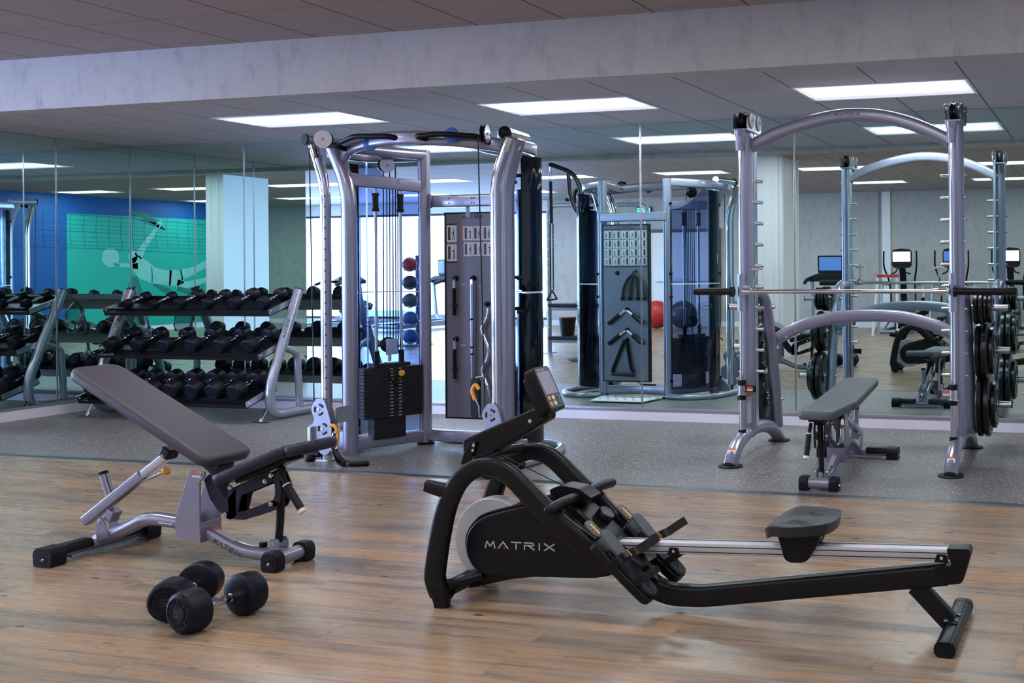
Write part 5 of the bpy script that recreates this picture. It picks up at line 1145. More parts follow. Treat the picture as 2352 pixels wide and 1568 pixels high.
w = MB(); w.prism(rpoly([(-4.055, 0.34), (-3.985, 0.34), (-3.985, 0.60), (-4.055, 0.60)], 0.034, 6), 6.03, 6.055, 'y'); obj('cuff_pad', w, BLACKM, t, 0.006); w = MB(); w.cyl((-4.02, 6.043, 0.60), (-3.95, 6.043, 0.615), 0.004); obj('cuff_ring', w, STEEL, t)
# on the mirror side
YB2 = BY + 0.075
t = hang('black braided triceps rope hanging on the mirror side of the board', (-4.51, YB2, 0.99), name='triceps_rope')
for k, xo in enumerate((-0.095, -0.035, 0.03, 0.085)):
    w = MB(); P = cr([(-4.51, YB2, 1.26), (-4.51+xo*0.7, YB2+0.004, 1.20), (-4.51+xo*1.2, YB2+0.006, 1.10), (-4.51+xo*1.3, YB2+0.004, 1.02)], 6); w.tube(P, 0.0145, 12); obj('rope_strand', w, ROPE, t); w = MB(); w.cyl(P[-1], P[-1] - Vector((0, 0, 0.03)), 0.021, 14); obj('rope_end', w, BLACKM, t)
w = MB(); w.cyl((-4.51, YB2, 1.25), (-4.51, YB2, 1.285), 0.010); obj('clip', w, CHROME, t)
for i, (zz, lb) in enumerate(((0.90, 'chrome V-shaped row handle hanging on the mirror side of the board, above its twin'), (0.70, 'chrome V-shaped row handle hanging on the mirror side of the board, below its twin'))):
    t = hang(lb, (-4.60, YB2, zz), 'V handles on the accessory board', 'row_handle')
    w = MB(); w.tube(fil([(-4.60-0.17, YB2+0.01, zz-0.13), (-4.60, YB2, zz), (-4.60+0.17, YB2+0.01, zz-0.13)], 0.03), 0.013, 12, up=(0, 1, 0)); obj('bar', w, CHROME, t)
    for q in (-1, 1): w = MB(); w.cyl((-4.60+q*0.07, YB2+0.004, zz-0.052), (-4.60+q*0.185, YB2+0.011, zz-0.141), 0.021, 14); obj('grip', w, BLACKM, t)
t = hang('black nylon stirrup handle hanging lowest on the mirror side of the board', (-4.60, YB2, 0.25), name='stirrup_handle')
w = MB(); w.tube(fil([(-4.62, YB2, 0.60), (-4.75, YB2, 0.30), (-4.74, YB2, 0.26)], 0.02), 0.017, 8, up=(0, 1, 0)); w.tube(fil([(-4.60, YB2, 0.60), (-4.55, YB2, 0.32), (-4.52, YB2, 0.28)], 0.02), 0.017, 8, up=(0, 1, 0)); obj('webbing', w, BLACKM, t)
w = MB(); w.cyl((-4.755, YB2+0.01, 0.262), (-4.515, YB2+0.01, 0.252), 0.0185, 16); obj('grip', w, BLACKM, t)
# ================================================================== SMITH MACHINE
SX0, SX1, SY = -2.395, -0.945, 6.79
SM = thing('smith_machine', 'tall silver smith machine with arched top and a chrome guided bar', 'smith machine', (-1.67, 7.0, 0))
for sx, s in ((SX0, -1), (SX1, 1)):
    w = MB(); P = cr([(sx, 6.435, 0.01), (sx, 6.50, 0.075), (sx, 6.62, 0.145), (sx, 6.80, 0.180), (sx, 7.02, 0.185), (sx, 7.24, 0.150), (sx, 7.40, 0.085), (sx, 7.50, 0.01)], 5); w.tube(P, 0.047, 20, up=(1, 0, 0)); ar = obj('arched_foot', w, SILVER, SM)
    for y in (6.445, 7.49): w = MB(); w.lathe((sx, y, 0.0), (0, 0, 1), [(0, 0.082), (0.013, 0.082), (0.018, 0.074)], 32); obj('rubber_foot', w, RUBBER, ar)
    w = MB(); q = Vector((0, 0.62, 0.74)).normalized(); o_ = Vector((sx-0.028, 6.475, 0.105)); 
    decal(w, Vector((sx-0.026, 6.452, 0.088)), (1, 0, 0), q, 0.052, 0.030, 0.0015); obj('caution_label', w, LABELW, ar)
    w = MB(); decal(w, Vector((sx-0.026, 6.452, 0.088)) + q*0.030, (1, 0, 0), q, 0.052, 0.012, 0.0015); obj('caution_stripe', w, LABELO, ar)
    w = MB(); w.tube([(sx, SY, 0.15), (sx, SY, 2.265)], 0.050, 22); ps = obj('upright_post', w, SILVER, SM)
    dz = 0.055 if s < 0 else 0.0
    w = MB(); w.bb((sx+(0.028 if s < 0 else -0.052), SY+0.028, 0.215), (sx+(0.052 if s < 0 else -0.028), SY+0.085, 2.27)); obj('hook_channel', w, STEEL, ps, 0.003)
    w = MB(); decal(w, (sx+(0.012 if s < 0 else -0.02), SY-0.051, 0.25), (1, 0.35 if s < 0 else 0, 0), (0, 0, 1), 0.030, 0.18, 0.001); obj('warning_label', w, LABELG, ps)
    w = MB(); decal(w, (sx+(0.012 if s < 0 else -0.02), SY-0.051, 0.43), (1, 0.35 if s < 0 else 0, 0), (0, 0, 1), 0.030, 0.022, 0.001); obj('warning_stripe', w, LABELO, ps)
    for i in range(10):
        z = 1.902 - 0.1455*i
        if i == 5 and s < 0: pass
        w = MB(); x0 = sx + (0.015 if s < 0 else -0.015); x1 = sx + (0.105 if s < 0 else -0.112); w.lathe((x0, SY+0.045, z), (1 if s < 0 else -1, 0, 0), [(0, 0.012), (abs(x1-x0)-0.003, 0.012), (abs(x1-x0), 0.010)], 14); obj('hook_peg', w, STEEL, ps)
    w = MB()
    for i in range(10): bolt(w, (sx + s*0.052, SY+0.01, 1.902-0.1455*i), (s, 0, 0), 0.008, 0.012)
    obj('peg_nuts', w, CHROME, ps)
    # guide rod in front of the post
    gx = sx + (0.004 if s < 0 else -0.012); gy = SY-0.125
    w = MB(); w.cyl((gx, gy, 0.185), (gx, gy, 2.15), 0.0135, 18); gr = obj('guide_rod', w, CHROME, SM)
    w = MB(); w.cyl((gx, gy, 0.20), (gx, gy, 0.50), 0.0195, 18); obj('rod_spring_tube', w, STEEL, gr)
    w = MB(); w.cyl((gx, gy, 2.10), (gx, gy, 2.20), 0.030, 20, 0.033); w.cyl((gx, gy, 2.195), (gx, gy, 2.235), 0.036, 20, 0.040); obj('rod_socket', w, SILVER, gr)
    w = MB(); w.cyl((gx, gy, 0.175), (gx, gy, 0.215), 0.026, 20); obj('rod_bumper', w, RUBBER, gr)
    w = MB(); w.cyl((gx, gy, 0.455), (gx, gy, 0.515), 0.028, 20); sc_ = obj('stop_collar', w, STEEL, SM)
    w = MB(); w.cyl((gx, gy, 0.515), (gx, gy, 0.550), 0.027, 20); w.cyl((gx, gy, 0.418), (gx, gy, 0.448), 0.027, 20); obj('collar_bumper', w, RUBBER, sc_)
    w = MB(); w.cyl((gx, gy, 0.449), (gx, gy, 0.456), 0.036, 24); w.bb((gx, gy, 0.462), (gx+(0.11 if s < 0 else -0.05), gy+0.02, 0.468)); obj('collar_flange', w, CHROME, sc_)
    w = MB(); w.bb((gx + (0.02 if s < 0 else -0.075), gy+0.0, 0.47), (gx + (0.10 if s < 0 else -0.02), gy+0.008, 0.515)); hb = obj('stop_hook', w, BLACKP if s < 0 else SILVER, sc_, 0.002)
    w = MB(); x0 = gx + (0.035 if s < 0 else -0.068); decal(w, (x0, gy-0.0005, 0.478), (1, 0, 0), (0, 0, 1), 0.042, 0.012); obj('label', w, LABELW, hb); w = MB(); decal(w, (x0, gy-0.0005, 0.490), (1, 0, 0), (0, 0, 1), 0.042, 0.017); obj('label_stripe', w, LABELO, hb)
    # pulley head
    w = MB(); hx = gx+0.012; w.bb((hx-0.052, gy-0.045, 2.235), (hx+0.052, SY+0.13, 2.243))
    for q in (-1, 1): w.prism(rpoly([(gy-0.045, 2.24), (SY+0.13, 2.24), (SY+0.13, 2.30), (SY+0.06, 2.345), (gy+0.03, 2.36), (gy-0.04, 2.31)], 0.03, 5), hx+q*0.050-0.0025, hx+q*0.050+0.0025, 'x')
    ph = obj('pulley_head', w, SILVER, SM)
    for k, yy in enumerate((gy+0.035, SY+0.065)):
        w = MB(); w.lathe((hx-0.024, yy, 2.305), (1, 0, 0), [(0, 0.048), (0.006, 0.058), (0.024, 0.048), (0.042, 0.058), (0.048, 0.048)], 28); pw = obj('pulley_wheel', w, BLACKM, ph)
        w = MB(); w.lathe((hx+0.054, yy, 2.305), (1, 0, 0), [(0, 0.055), (0.006, 0.050), (0.010, 0.02)], 28); w.lathe((hx-0.054, yy, 2.305), (-1, 0, 0), [(0, 0.055), (0.006, 0.050), (0.010, 0.02)], 28); obj('pulley_cover', w, GREYP, ph)
        b = MB(); bolt(b, (hx+0.064, yy, 2.305), (1, 0, 0), 0.009); obj('bolt', b, CHROME, ph)
    # rear leg
    w = MB(); P = cr([(sx, SY+0.02, 1.135), (sx, 7.03, 1.135), (sx, 7.17, 1.075), (sx, 7.25, 0.93), (sx, 7.32, 0.70), (sx, 7.40, 0.42), (sx, 7.46, 0.12)], 6); w.tube(P, 0.042, 20, up=(1, 0, 0)); rl_ = obj('rear_leg', w, SILVER, SM)
    for (yy, z) in ((7.235, 1.02), (7.335, 0.72), (7.425, 0.33)):
        w = MB(); w.cyl((sx+s*0.035, yy, z), (sx+s*0.29, yy, z), 0.0235, 18); hn = obj('plate_horn', w, STEEL, rl_)
        w = MB(); w.cyl((sx+s*0.29, yy, z), (sx+s*0.297, yy, z), 0.0245, 18); obj('horn_cap', w, BLACKM, hn)
        w = MB(); bolt(w, (sx-s*0.041, yy, z), (-s, 0, 0), 0.015, 0.012); obj('horn_bolt', w, CHROME, hn)
# arches
w = MB(); P = cr([(-2.375, SY+0.02, 2.135), (-2.23, SY+0.02, 2.205), (-2.05, SY+0.02, 2.265), (-1.84, SY+0.02, 2.312), (-1.66, SY+0.02, 2.328), (-1.46, SY+0.02, 2.312), (-1.27, SY+0.02, 2.262), (-1.09, SY+0.02, 2.185), (-0.965, SY+0.02, 2.115)], 6)
w.sweep(P, rsec(0.075, 0.088, 0.026, 4), (0, 0, 1)); ah = obj('top_arch', w, SILVER, SM, angle=50)
w = MB(); word(w, 'MATRIX', (-1.755, SY+0.02-0.0378, 2.318), (1, 0, 0.0), (0, 0, 1), 0.17, 0.020, 0.0036, 0.001); obj('logo', w, LOGOD, ah)
w = MB(); P = cr([(-2.37, 7.34, 0.775), (-2.20, 7.34, 0.865), (-2.0, 7.34, 0.925), (-1.80, 7.34, 0.952), (-1.60, 7.34, 0.958), (-1.38, 7.34, 0.940), (-1.15, 7.34, 0.875), (-0.97, 7.34, 0.79)], 6)
w.sweep(P, rsec(0.065, 0.088, 0.024, 4), (0, 0, 1)); lh = obj('rear_crossmember', w, SILVER, SM, angle=50)
b = MB()
for x, z in ((-2.275, 0.80), (-2.225, 0.83)): bolt(b, (x, 7.307, z), (0, -1, 0), 0.010)
for x, z in ((-2.29, 0.865), (-2.235, 0.895)): bolt(b, (x, 7.33, z), (-0.4, 0, 1), 0.010)
obj('bolts', b, CHROME, lh)
# guided bar
by, bz = SY-0.165, 1.149
w = MB(); w.lathe((SX0+0.03, by, bz), (1, 0, 0), [(0, 0.0145), (1.39, 0.0145)], 20); bar = obj('guided_bar', w, CHROME, SM)
w = MB(); w.lathe((SX0+0.38, by, bz), (1, 0, 0), [(0, 0.0148), (0.35, 0.0148)], 20); w.lathe((SX0+0.98, by, bz), (1, 0, 0), [(0, 0.0148), (0.25, 0.0148)], 20); obj('knurling', w, STEEL, bar)
for s, xa, xb_ in ((-1, SX0-0.035, -2.715), (1, SX1+0.0, -0.545)):
    w = MB(); d = 1 if xb_ > xa else -1; L_ = abs(xb_-xa); w.lathe((xa, by, bz), (d, 0, 0), [(0, 0.036), (0.022, 0.036), (0.024, 0.024), (L_-0.004, 0.024), (L_, 0.020)], 24); obj('bar_sleeve', w, BLACKP, bar)
    gx = (SX0+0.004) if s < 0 else (SX1-0.012); gy = SY-0.125
    w = MB(); w.cyl((gx, gy, 1.015), (gx, gy, 1.265), 0.027, 24); cg = obj('bar_carriage', w, SILVER2, bar)
    w = MB(); w.cyl((gx-0.03*s, by-0.0, bz), (gx-0.085*s, by, bz), 0.026, 18); w.cyl((gx-0.085*s, by, bz), (gx-0.115*s, by, bz), 0.020, 18); w.box((gx-0.06*s, by-0.012, bz+0.03), (0.05, 0.014, 0.012)); w.cyl((gx-0.05*s, by+0.02, bz+0.035), (gx-0.02*s, by+0.02, bz+0.035), 0.011, 12); obj('bar_lock', w, CHROME, cg)
    w = MB(); w.sweep([(gx-0.085*s, by+0.04, bz+0.02), (gx-0.105*s, by+0.10, bz+0.17)], rsec(0.022, 0.006, 0.002, 1), (1, 0, 0)); w.box((gx-0.098*s, by+0.08, bz+0.15), (0.08, 0.012, 0.014)); obj('locking_hook', w, STEEL, cg, 0.001)

# weight plates on the horns
def plate(R, T):
    t = thing('weight_plate', 'x', 'weight plate', (0, 0, 0)); t['_o'] = (0, 0, 0)
    w = MB(); w.lathe((-T/2, 0, 0), (1, 0, 0), [(0, 0.026), (0, 0.05), (T*0.18, 0.055), (T*0.26, R*0.62), (T*0.05, R*0.70), (0, R*0.78), (0, R*0.93), (T*0.2, R*0.995), (T*0.8, R*0.995), (T, R*0.93), (T, R*0.78), (T*0.95, R*0.70), (T*0.74, R*0.62), (T*0.82, 0.055), (T, 0.05), (T, 0.026)], 48); d = obj('disc', w, IRON, t, angle=25)
    w = MB()
    for k in range(3):
        a = k*2*PI/3 + 0.4
        for q in (0, 1): c = Vector((0, math.cos(a)*R*0.80, math.sin(a)*R*0.80)); tt = Vector((0, -math.sin(a), math.cos(a))); P = [c + tt*R*(-0.28+0.07*i) + Vector((T*(0.5 if q else -0.5), 0, 0)) - c.normalized()*R*0.012*((i-4)**2)*0.3 for i in range(9)]; w.tube(P, 0.006, 8)
    obj('grip_rim', w, IRON, t)
    w = MB(); w.lathe((-T/2-0.001, 0, 0), (1, 0, 0), [(0, 0.0262), (0, 0.034), (T+0.002, 0.034), (T+0.002, 0.0262)], 24); obj('hub_ring', w, STEEL, t)
    return t
PROT = {}
def put_plate(R, T, x, y, z, label, group):
    key = (R, T)
    if key not in PROT: PROT[key] = plate(R, T); p = PROT[key]
    else: p = dup(PROT[key], (0, 0, 0))
    p.location = (x, y, z - max(0, 0.0258-0.0235)); p['label'] = label; p['group'] = group; return p
ordn = ['innermost', 'second from the frame', 'third from the frame', 'fourth from the frame', 'outermost']
for s, sx, nm in ((-1, SX0, 'left'), (1, SX1, 'right')):
    g = 'weight plates on the %s side of the smith machine' % nm
    for lvl, (yy, z, lst) in (('top', (7.235, 1.02, [0.115, 0.115, 0.105, 0.105])), ('middle', (7.335, 0.72, [0.190, 0.205, 0.165] if s > 0 else [0.175, 0.190, 0.155])), ('lowest', (7.425, 0.33, [0.225, 0.225, 0.165] if s > 0 else [0.215, 0.215, 0.150]))):
        x = sx + s*0.055
        for k, R in enumerate(lst):
            T = {0.115: 0.030, 0.105: 0.026}.get(R, 0.045 if R > 0.2 else 0.042 if R > 0.18 else 0.036)
            x += s*(T/2+0.002); big = 'small' if R < 0.14 else 'large' if R > 0.18 else 'medium'
            put_plate(R, T, x, yy, z, '%s black plate on the %s %s horn of the smith machine, %s' % (big, nm, lvl, ordn[k] if k < len(lst)-1 else 'outermost'), g); x += s*(T/2+0.002)

# flat bench inside the smith machine
B1 = make_bench('grey adjustable weight bench set nearly flat, inside the smith machine', (0, 0, 0),
    back=((0.135, 0.420), -math.radians(4.5), 0.84),
    seat=((0.148, 0.424), math.radians(0.5), 0.47),
    links=dict(plates=[[(0.085,0.372),(0.118,0.395),(0.30,0.395),(0.30,0.36),(0.20,0.30),(0.205,0.21),(0.165,0.20),(0.125,0.26)],
                       [(0.30,0.395),(0.50,0.412),(0.50,0.385),(0.32,0.35)],
                       [(0.16,0.205),(0.24,0.205),(0.47,0.30),(0.50,0.34),(0.47,0.345),(0.25,0.245),(0.17,0.235)],
                       [(0.47,0.40),(0.505,0.41),(0.515,0.33),(0.49,0.24),(0.465,0.25),(0.485,0.32)]],
               bar=[(0.485,0,0.39),(0.475,0,0.30),(0.465,0,0.20),(0.458,0,0.105)], bolts=[(0.185,0.222),(0.482,0.32),(0.35,0.378),(0.46,0.395)]),
    tel=[(-0.60,0.165),(-0.36,0.262),(-0.13,0.355)],
    handle=[(0.505,-0.050,0.395),(0.535,-0.055,0.335),(0.575,-0.060,0.215)], padmat=PADG, knob=(-0.06,0.275,-0.02,0.09), bx=(-0.488,0.235,-0.492,0.345))
B1.location = (-1.645, 6.395, 0); B1.rotation_euler = (0, 0, -PI/2 + math.radians(1.0))
# ================================================================== DUMBBELL RACK
RX0, RX1 = -8.93, -7.03
RK = thing('dumbbell_rack', 'silver framed three-shelf dumbbell rack standing against the back mirrors', 'dumbbell rack', (-7.98, 7.8, 0))
for sx, s in ((RX0, -1), (RX1, 1)):
    w = MB(); P = fil([(sx, 7.865, 1.135), (sx, 7.52, 0.30), (sx, 7.53, 0.055), (sx, 8.13, 0.055)], [0.22, 0.16], 9); w.tube(P, 0.040, 20, up=(1, 0, 0)); up_ = obj('upright', w, SILVER2, RK)
    w = MB(); e = Vector((sx, 7.865, 1.135)); dd = Vector((0, 0.385, 0.92)).normalized(); w.cyl(e, e+dd*0.008, 0.041, 20); w.ball((sx, 8.13, 0.055), 0.0405); obj('end_plug', w, BLACKM, up_)
    w = MB(); word(w, 'MATRIX', Vector((sx+0.030 if s > 0 else sx+0.032, 7.665, 0.72)), Vector((0, 0.385, 0.92)), Vector((-0.6, -0.7, 0.3)), 0.17, 0.022, 0.004, 0.001); obj('logo', w, LOGOD, up_)
    w = MB(); P = fil([(sx, 7.655, 0.645), (sx, 7.84, 0.575), (sx, 7.868, 0.08)], 0.06, 6); w.tube(P, 0.030, 16, up=(1, 0, 0)); bc = obj('rear_brace', w, SILVER2, RK)
    w = MB(); decal(w, (sx-0.012, 7.836, 0.13), (1, 0, 0), (0, 0, 1), 0.024, 0.15, 0.001); obj('warning_label', w, LABELW, bc); w = MB(); decal(w, (sx-0.012, 7.836, 0.28), (1, 0, 0), (0, 0, 1), 0.024, 0.008, 0.001); obj('warning_stripe', w, LABELO, bc)
    w = MB(); w.sweep([(sx-0.02, 7.50, 0.115), (sx-0.03, 7.445, 0.01)], rsec(0.03, 0.008, 0.002, 1), (0, 1, 0)); ft = obj('front_strut', w, STEEL, RK)
    w = MB(); w.bb((sx-0.11, 7.41, 0.0), (sx+0.06, 7.47, 0.008)); obj('foot_pad', w, BLACKP, ft, 0.002)
    w = MB(); w.lathe((sx, 8.08, 0.0), (0, 0, 1), [(0, 0.05), (0.012, 0.05), (0.016, 0.035)], 20); obj('rubber_foot', w, RUBBER, up_)
TR = [('top', (7.575, 0.922), 0.216), ('middle', (7.455, 0.544), 0.230), ('bottom', (7.315, 0.150), 0.243)]
tilt = math.radians(19); ty, tz = math.cos(tilt), math.sin(tilt)
for nm, (y0, z0), a in TR:
    # tray: shallow channel along x, tilted
    for s, sx in ((-1, RX0+0.03), (1, RX1-0.045)):
        w = MB(); P = lambda a_, b_: (y0 + ty*a_ - tz*b_, z0 + tz*a_ + ty*b_)
        w.prism([P(0, 0), P(0.36, 0), P(0.36, 0.05), P(0, 0.05)], sx-0.003, sx+0.003, 'x'); bk = obj('shelf_bracket', w, STEEL, RK)
        b = MB(); q = P(0.03, 0.025); bolt(b, (sx+0.003, q[0], q[1]), (1, 0, 0), 0.010); obj('bolt', b, CHROME, bk)
    w = MB(); x0, x1 = RX0+0.035, RX1-0.05
    w.prism([P(0.0, -0.012), P(0.36, -0.012), P(0.36, 0.045), P(0.352, 0.045), P(0.352, -0.002), P(0.008, -0.002), P(0.008, 0.020), P(0.0, 0.020)], x0, x1, 'x'); sh_ = obj('shelf', w, BLACKP, RK)
    w = MB()
    for a_ in (a-0.115, a+0.095): w.prism([P(a_, -0.002), P(a_+0.02, -0.002), P(a_+0.02, 0.016), P(a_, 0.016)], x0+0.01, x1-0.01, 'x')
    obj('saddle_rail', w, BLACKM, sh_)
# dumbbells on the shelves, axis along the slope
def shelf_db(proto, x, nm, label):
    (y0, z0), ac = dict((a, (b, c)) for a, b, c in TR)[nm]
    R = proto['R']; P = lambda a_, b_: (y0 + ty*a_ - tz*b_, z0 + tz*a_ + ty*b_)
    y, z = P(ac, R + 0.0165)
    if not proto.get('used'): proto['used'] = 1; o = proto
    else: o = dup(proto, (0, 0, 0))
    o.location = (x, y, z); o.rotation_euler = (tilt, 0, 0); o['label'] = label; o['group'] = 'dumbbells on the %s shelf of the rack' % nm
    return o
sizes = {}
def proto(R, HT, gap):
    if (R, HT) not in sizes: sizes[(R, HT)] = dumbbell(R, HT, gap); sizes[(R, HT)]['R'] = R
    return sizes[(R, HT)]
onum = ['leftmost', 'second from the left', 'third from the left', 'fourth from the left', 'fifth from the left', 'sixth from the left', 'seventh from the left', 'eighth from the left', 'rightmost']
for k in range(6):
    R, HT = (0.042, 0.066) if k < 2 else (0.052, 0.072) if k < 4 else (0.058, 0.078)
    shelf_db(proto(R, HT, 0.138), -8.735+0.304*k, 'top', 'black rubber dumbbell on the top shelf of the rack, %s' % (onum[k] if k < 5 else 'rightmost'))
for k in range(6):
    R, HT = (0.065, 0.090) if k < 3 else (0.070, 0.096)
    shelf_db(proto(R, HT, 0.150), -8.765+0.306*k, 'middle', 'black rubber dumbbell on the middle shelf of the rack, %s' % (onum[k] if k < 5 else 'rightmost'))
for k in range(8):
    R, HT = (0.074, 0.100) if k < 4 else (0.079, 0.106)
    shelf_db(proto(R, HT, 0.142), -8.825+0.2245*k, 'bottom', 'black rubber dumbbell on the bottom shelf of the rack, %s' % (onum[k] if k < 7 else 'rightmost'))
# clear plastic bag hanging behind the left upright
t = thing('plastic_bag', 'crumpled clear plastic bag hanging behind the left upright of the dumbbell rack', 'plastic bag', (-8.96, 7.95, 1.0))
w = MB(); rr = random.Random(5); n = 22; vs = []; L2 = 12
for i in range(L2):
    z = 1.02 - i*0.028; r = 0.015 + 0.075*math.sin(min(1, i/5.0)*PI/2)
    for j in range(n): a = 2*PI*j/n; q = r*(1+0.18*math.sin(3*a+i*0.7)+0.12*rr.random()); vs.append((-8.955+q*math.cos(a)*1.05, 7.97+q*math.sin(a)*0.6, z+0.01*rr.random()))
w.add(vs, [(i*n+j, i*n+(j+1) % n, (i+1)*n+(j+1) % n, (i+1)*n+j) for i in range(L2-1) for j in range(n)] + [tuple((L2-1)*n+j for j in range(n))]); obj('bag_film', w, BAGM, t, angle=80)
w = MB(); w.tube(cr([(-8.955, 7.97, 1.01), (-8.95, 7.93, 1.07), (-8.94, 7.90, 1.10), (-8.955, 7.95, 1.05), (-8.96, 7.975, 1.01)], 4), 0.003, 6); obj('bag_handle', w, BAGM, t)
# ================================================================== REAR OF THE ROOM (seen in the mirrors)
def elliptical(screen, label):
    t = thing('elliptical_trainer', label, 'elliptical trainer', (0, 0, 0), 'elliptical trainers along the rear wall'); t['_o'] = (0, 0, 0)
    w = MB(); w.tube(fil([(-0.28, 0.75, 0.03), (-0.30, -0.3, 0.03), (-0.16, -0.80, 0.05), (0.16, -0.80, 0.05), (0.30, -0.3, 0.03), (0.28, 0.75, 0.03)], 0.15), 0.032, 12); w.tube([(-0.29, 0.72, 0.035), (0.29, 0.72, 0.035)], 0.032, 12); obj('base_frame', w, SILVER2, t)
    w = MB(); w.prism(rpoly([(-0.85, 0.04), (-0.15, 0.04), (-0.20, 0.45), (-0.50, 0.62), (-0.80, 0.45)], 0.10, 6), -0.16, 0.16, 'x'); obj('drive_housing', w, GREYP, t, 0.02)
    w = MB(); w.sweep(fil([(0, -0.42, 0.45), (0, -0.36, 1.0), (0, -0.24, 1.30)], 0.2), rsec(0.13, 0.09, 0.03), (0, 1, 0)); obj('mast', w, BLACKM, t)
    w = MB(); w.prism(rpoly([(-0.20, 1.30), (-0.15, 1.26), (0.15, 1.26), (0.20, 1.30), (0.205, 1.58), (0.17, 1.63), (0, 1.65), (-0.17, 1.63), (-0.205, 1.58)], 0.03, 5), -0.24, -0.18, 'y'); cs = obj('console', w, BLACKM, t, 0.012)
    w = MB(); w.prism(rpoly([(-0.18, 1.385), (0.18, 1.385), (0.18, 1.585), (-0.18, 1.585)], 0.01, 3), -0.179, -0.176, 'y'); obj('screen', w, screen, cs)
    w = MB(); w.tube(fil([(-0.19, -0.12, 1.14), (-0.10, -0.06, 1.17), (-0.07, -0.14, 1.27), (0.07, -0.14, 1.27), (0.10, -0.06, 1.17), (0.19, -0.12, 1.14)], 0.04), 0.014, 10); obj('fixed_grips', w, BLACKM, t)
    for s in (-1, 1):
        w = MB(); w.tube(fil([(s*0.33, -0.02, 1.60), (s*0.335, -0.02, 1.28), (s*0.26, -0.20, 1.02), (s*0.25, -0.34, 0.70), (s*0.25, -0.30, 0.42)], 0.12), 0.018, 12); obj('moving_arm', w, BLACKM, t)
        w = MB(); w.tube(fil([(s*0.42, -0.30, 0.95), (s*0.44, -0.25, 0.60), (s*0.44, 0.10, 0.08), (s*0.40, 0.60, 0.04)], 0.12), 0.026, 12); w.tube([(s*0.42, -0.30, 0.95), (s*0.25, -0.36, 0.92)], 0.026, 12); obj('side_frame', w, SILVER2, t)
        w = MB(); w.box((s*0.16, 0.22, 0.33 + 0.05*s), (0.15, 0.38, 0.05)); obj('pedal', w, BLACKM, t, 0.015)
        w = MB(); w.tube([(s*0.16, -0.55, 0.34), (s*0.16, 0.15, 0.30+0.05*s), (s*0.16, 0.68, 0.12)], 0.022, 10); obj('pedal_link', w, SILVER2, t)
    return t
E1 = elliptical(SCREENW, 'black elliptical trainer with a bright screen behind the red-topped ladder, by the rear wall'); E1.location = (-3.98, -3.95, 0)
E2 = elliptical(SCREENB, 'black elliptical trainer with a dark blue screen, in the middle of its row'); E2.location = (-2.95, -3.95, 0)
E3 = dup(E1, (-1.83, -3.95, 0), 0.0, 'black elliptical trainer with a bright screen, nearest the mural wall')
def treadmill(screen, body, label):
    t = thing('treadmill', label, 'treadmill', (0, 0, 0), 'treadmills at the rear'); t['_o'] = (0, 0, 0)
    w = MB(); w.prism(rpoly([(-1.0, 0.05), (0.95, 0.10), (0.95, 0.22), (0.55, 0.30), (0.30, 0.20), (-1.0, 0.15)], 0.05, 5), -0.42, 0.42, 'x'); w.xf(Matrix.Rotation(PI, 4, 'Z')); obj('deck', w, body, t, 0.01)
    w = MB(); w.xf(Matrix.Identity(4)); w.bb((-0.27, -0.35, 0.206), (0.27, 0.98, 0.212)); obj('running_belt', w, RUBBER, t)
    for s in (-1, 1):
        w = MB(); w.sweep([(s*0.40, -0.60, 0.12), (s*0.38, -0.50, 1.05)], rsec(0.09, 0.05, 0.015), (0, 1, 0)); obj('upright', w, SILVER2, t)
        w = MB(); w.sweep(fil([(s*0.38, -0.55, 1.02), (s*0.38, -0.20, 1.06), (s*0.37, 0.05, 0.98)], 0.1), rsec(0.06, 0.06, 0.02), (0, 0, 1)); obj('handrail', w, BLACKM, t)
    w = MB(); w.prism(rpoly([(-0.46, 1.0), (0.46, 1.0), (0.46, 1.08), (0.25, 1.16), (-0.25, 1.16), (-0.46, 1.08)], 0.03, 5), -0.62, -0.42, 'y'); obj('console_bridge', w, BLACKM, t, 0.015)
    w = MB(); w.prism(rpoly([(-0.26, 1.16), (0.26, 1.16), (0.27, 1.52), (-0.27, 1.52)], 0.03, 5), -0.58, -0.53, 'y'); cs = obj('console', w, BLACKM, t, 0.01)
    w = MB(); w.bb((-0.23, -0.529, 1.22), (0.23, -0.527, 1.49)); obj('screen', w, screen, cs)
    return t
T1 = treadmill(SCREENB, BLACKM, 'black treadmill with a blue screen left of the ladder, by the rear wall'); T1.location = (-5.38, -3.3, 0)
T2 = treadmill(SCREENB, SILVER2, 'silver treadmill in front of the rear windows, the one nearer the solid wall'); T2.location = (-14.45, -3.4, 0); T2.rotation_euler = (0, 0, 0.3)
T3 = dup(T2, (-16.3, -2.6, 0), 0.3, 'silver treadmill in front of the rear windows, farther along the glass')
# ladder with a red top
t = thing('step_ladder', 'small aluminium stepladder with a red top standing before an elliptical trainer', 'ladder', (-3.98, -2.75, 0))
for s in (-1, 1):
    w = MB(); w.sweep([(-3.98+s*0.24, -2.50, 0), (-3.98+s*0.18, -2.72, 1.09)], rsec(0.05, 0.02, 0.004), (0, 1, 0)); obj('front_rail', w, ALU, t)
    w = MB(); w.sweep([(-3.98+s*0.24, -3.05, 0), (-3.98+s*0.17, -2.80, 1.09)], rsec(0.04, 0.02, 0.004), (0, 1, 0)); obj('rear_rail', w, ALU, t)
for i in range(3): w = MB(); z = 0.28+i*0.27; w.bb((-3.98-0.235+z*0.055, -2.62-z*0.09, z), (-3.98+0.235-z*0.055, -2.52-z*0.09, z+0.02)); obj('step', w, ALU, t)
w = MB(); w.bb((-4.18, -2.84, 1.09), (-3.78, -2.68, 1.145)); obj('top_cap', w, RED, t, 0.01)
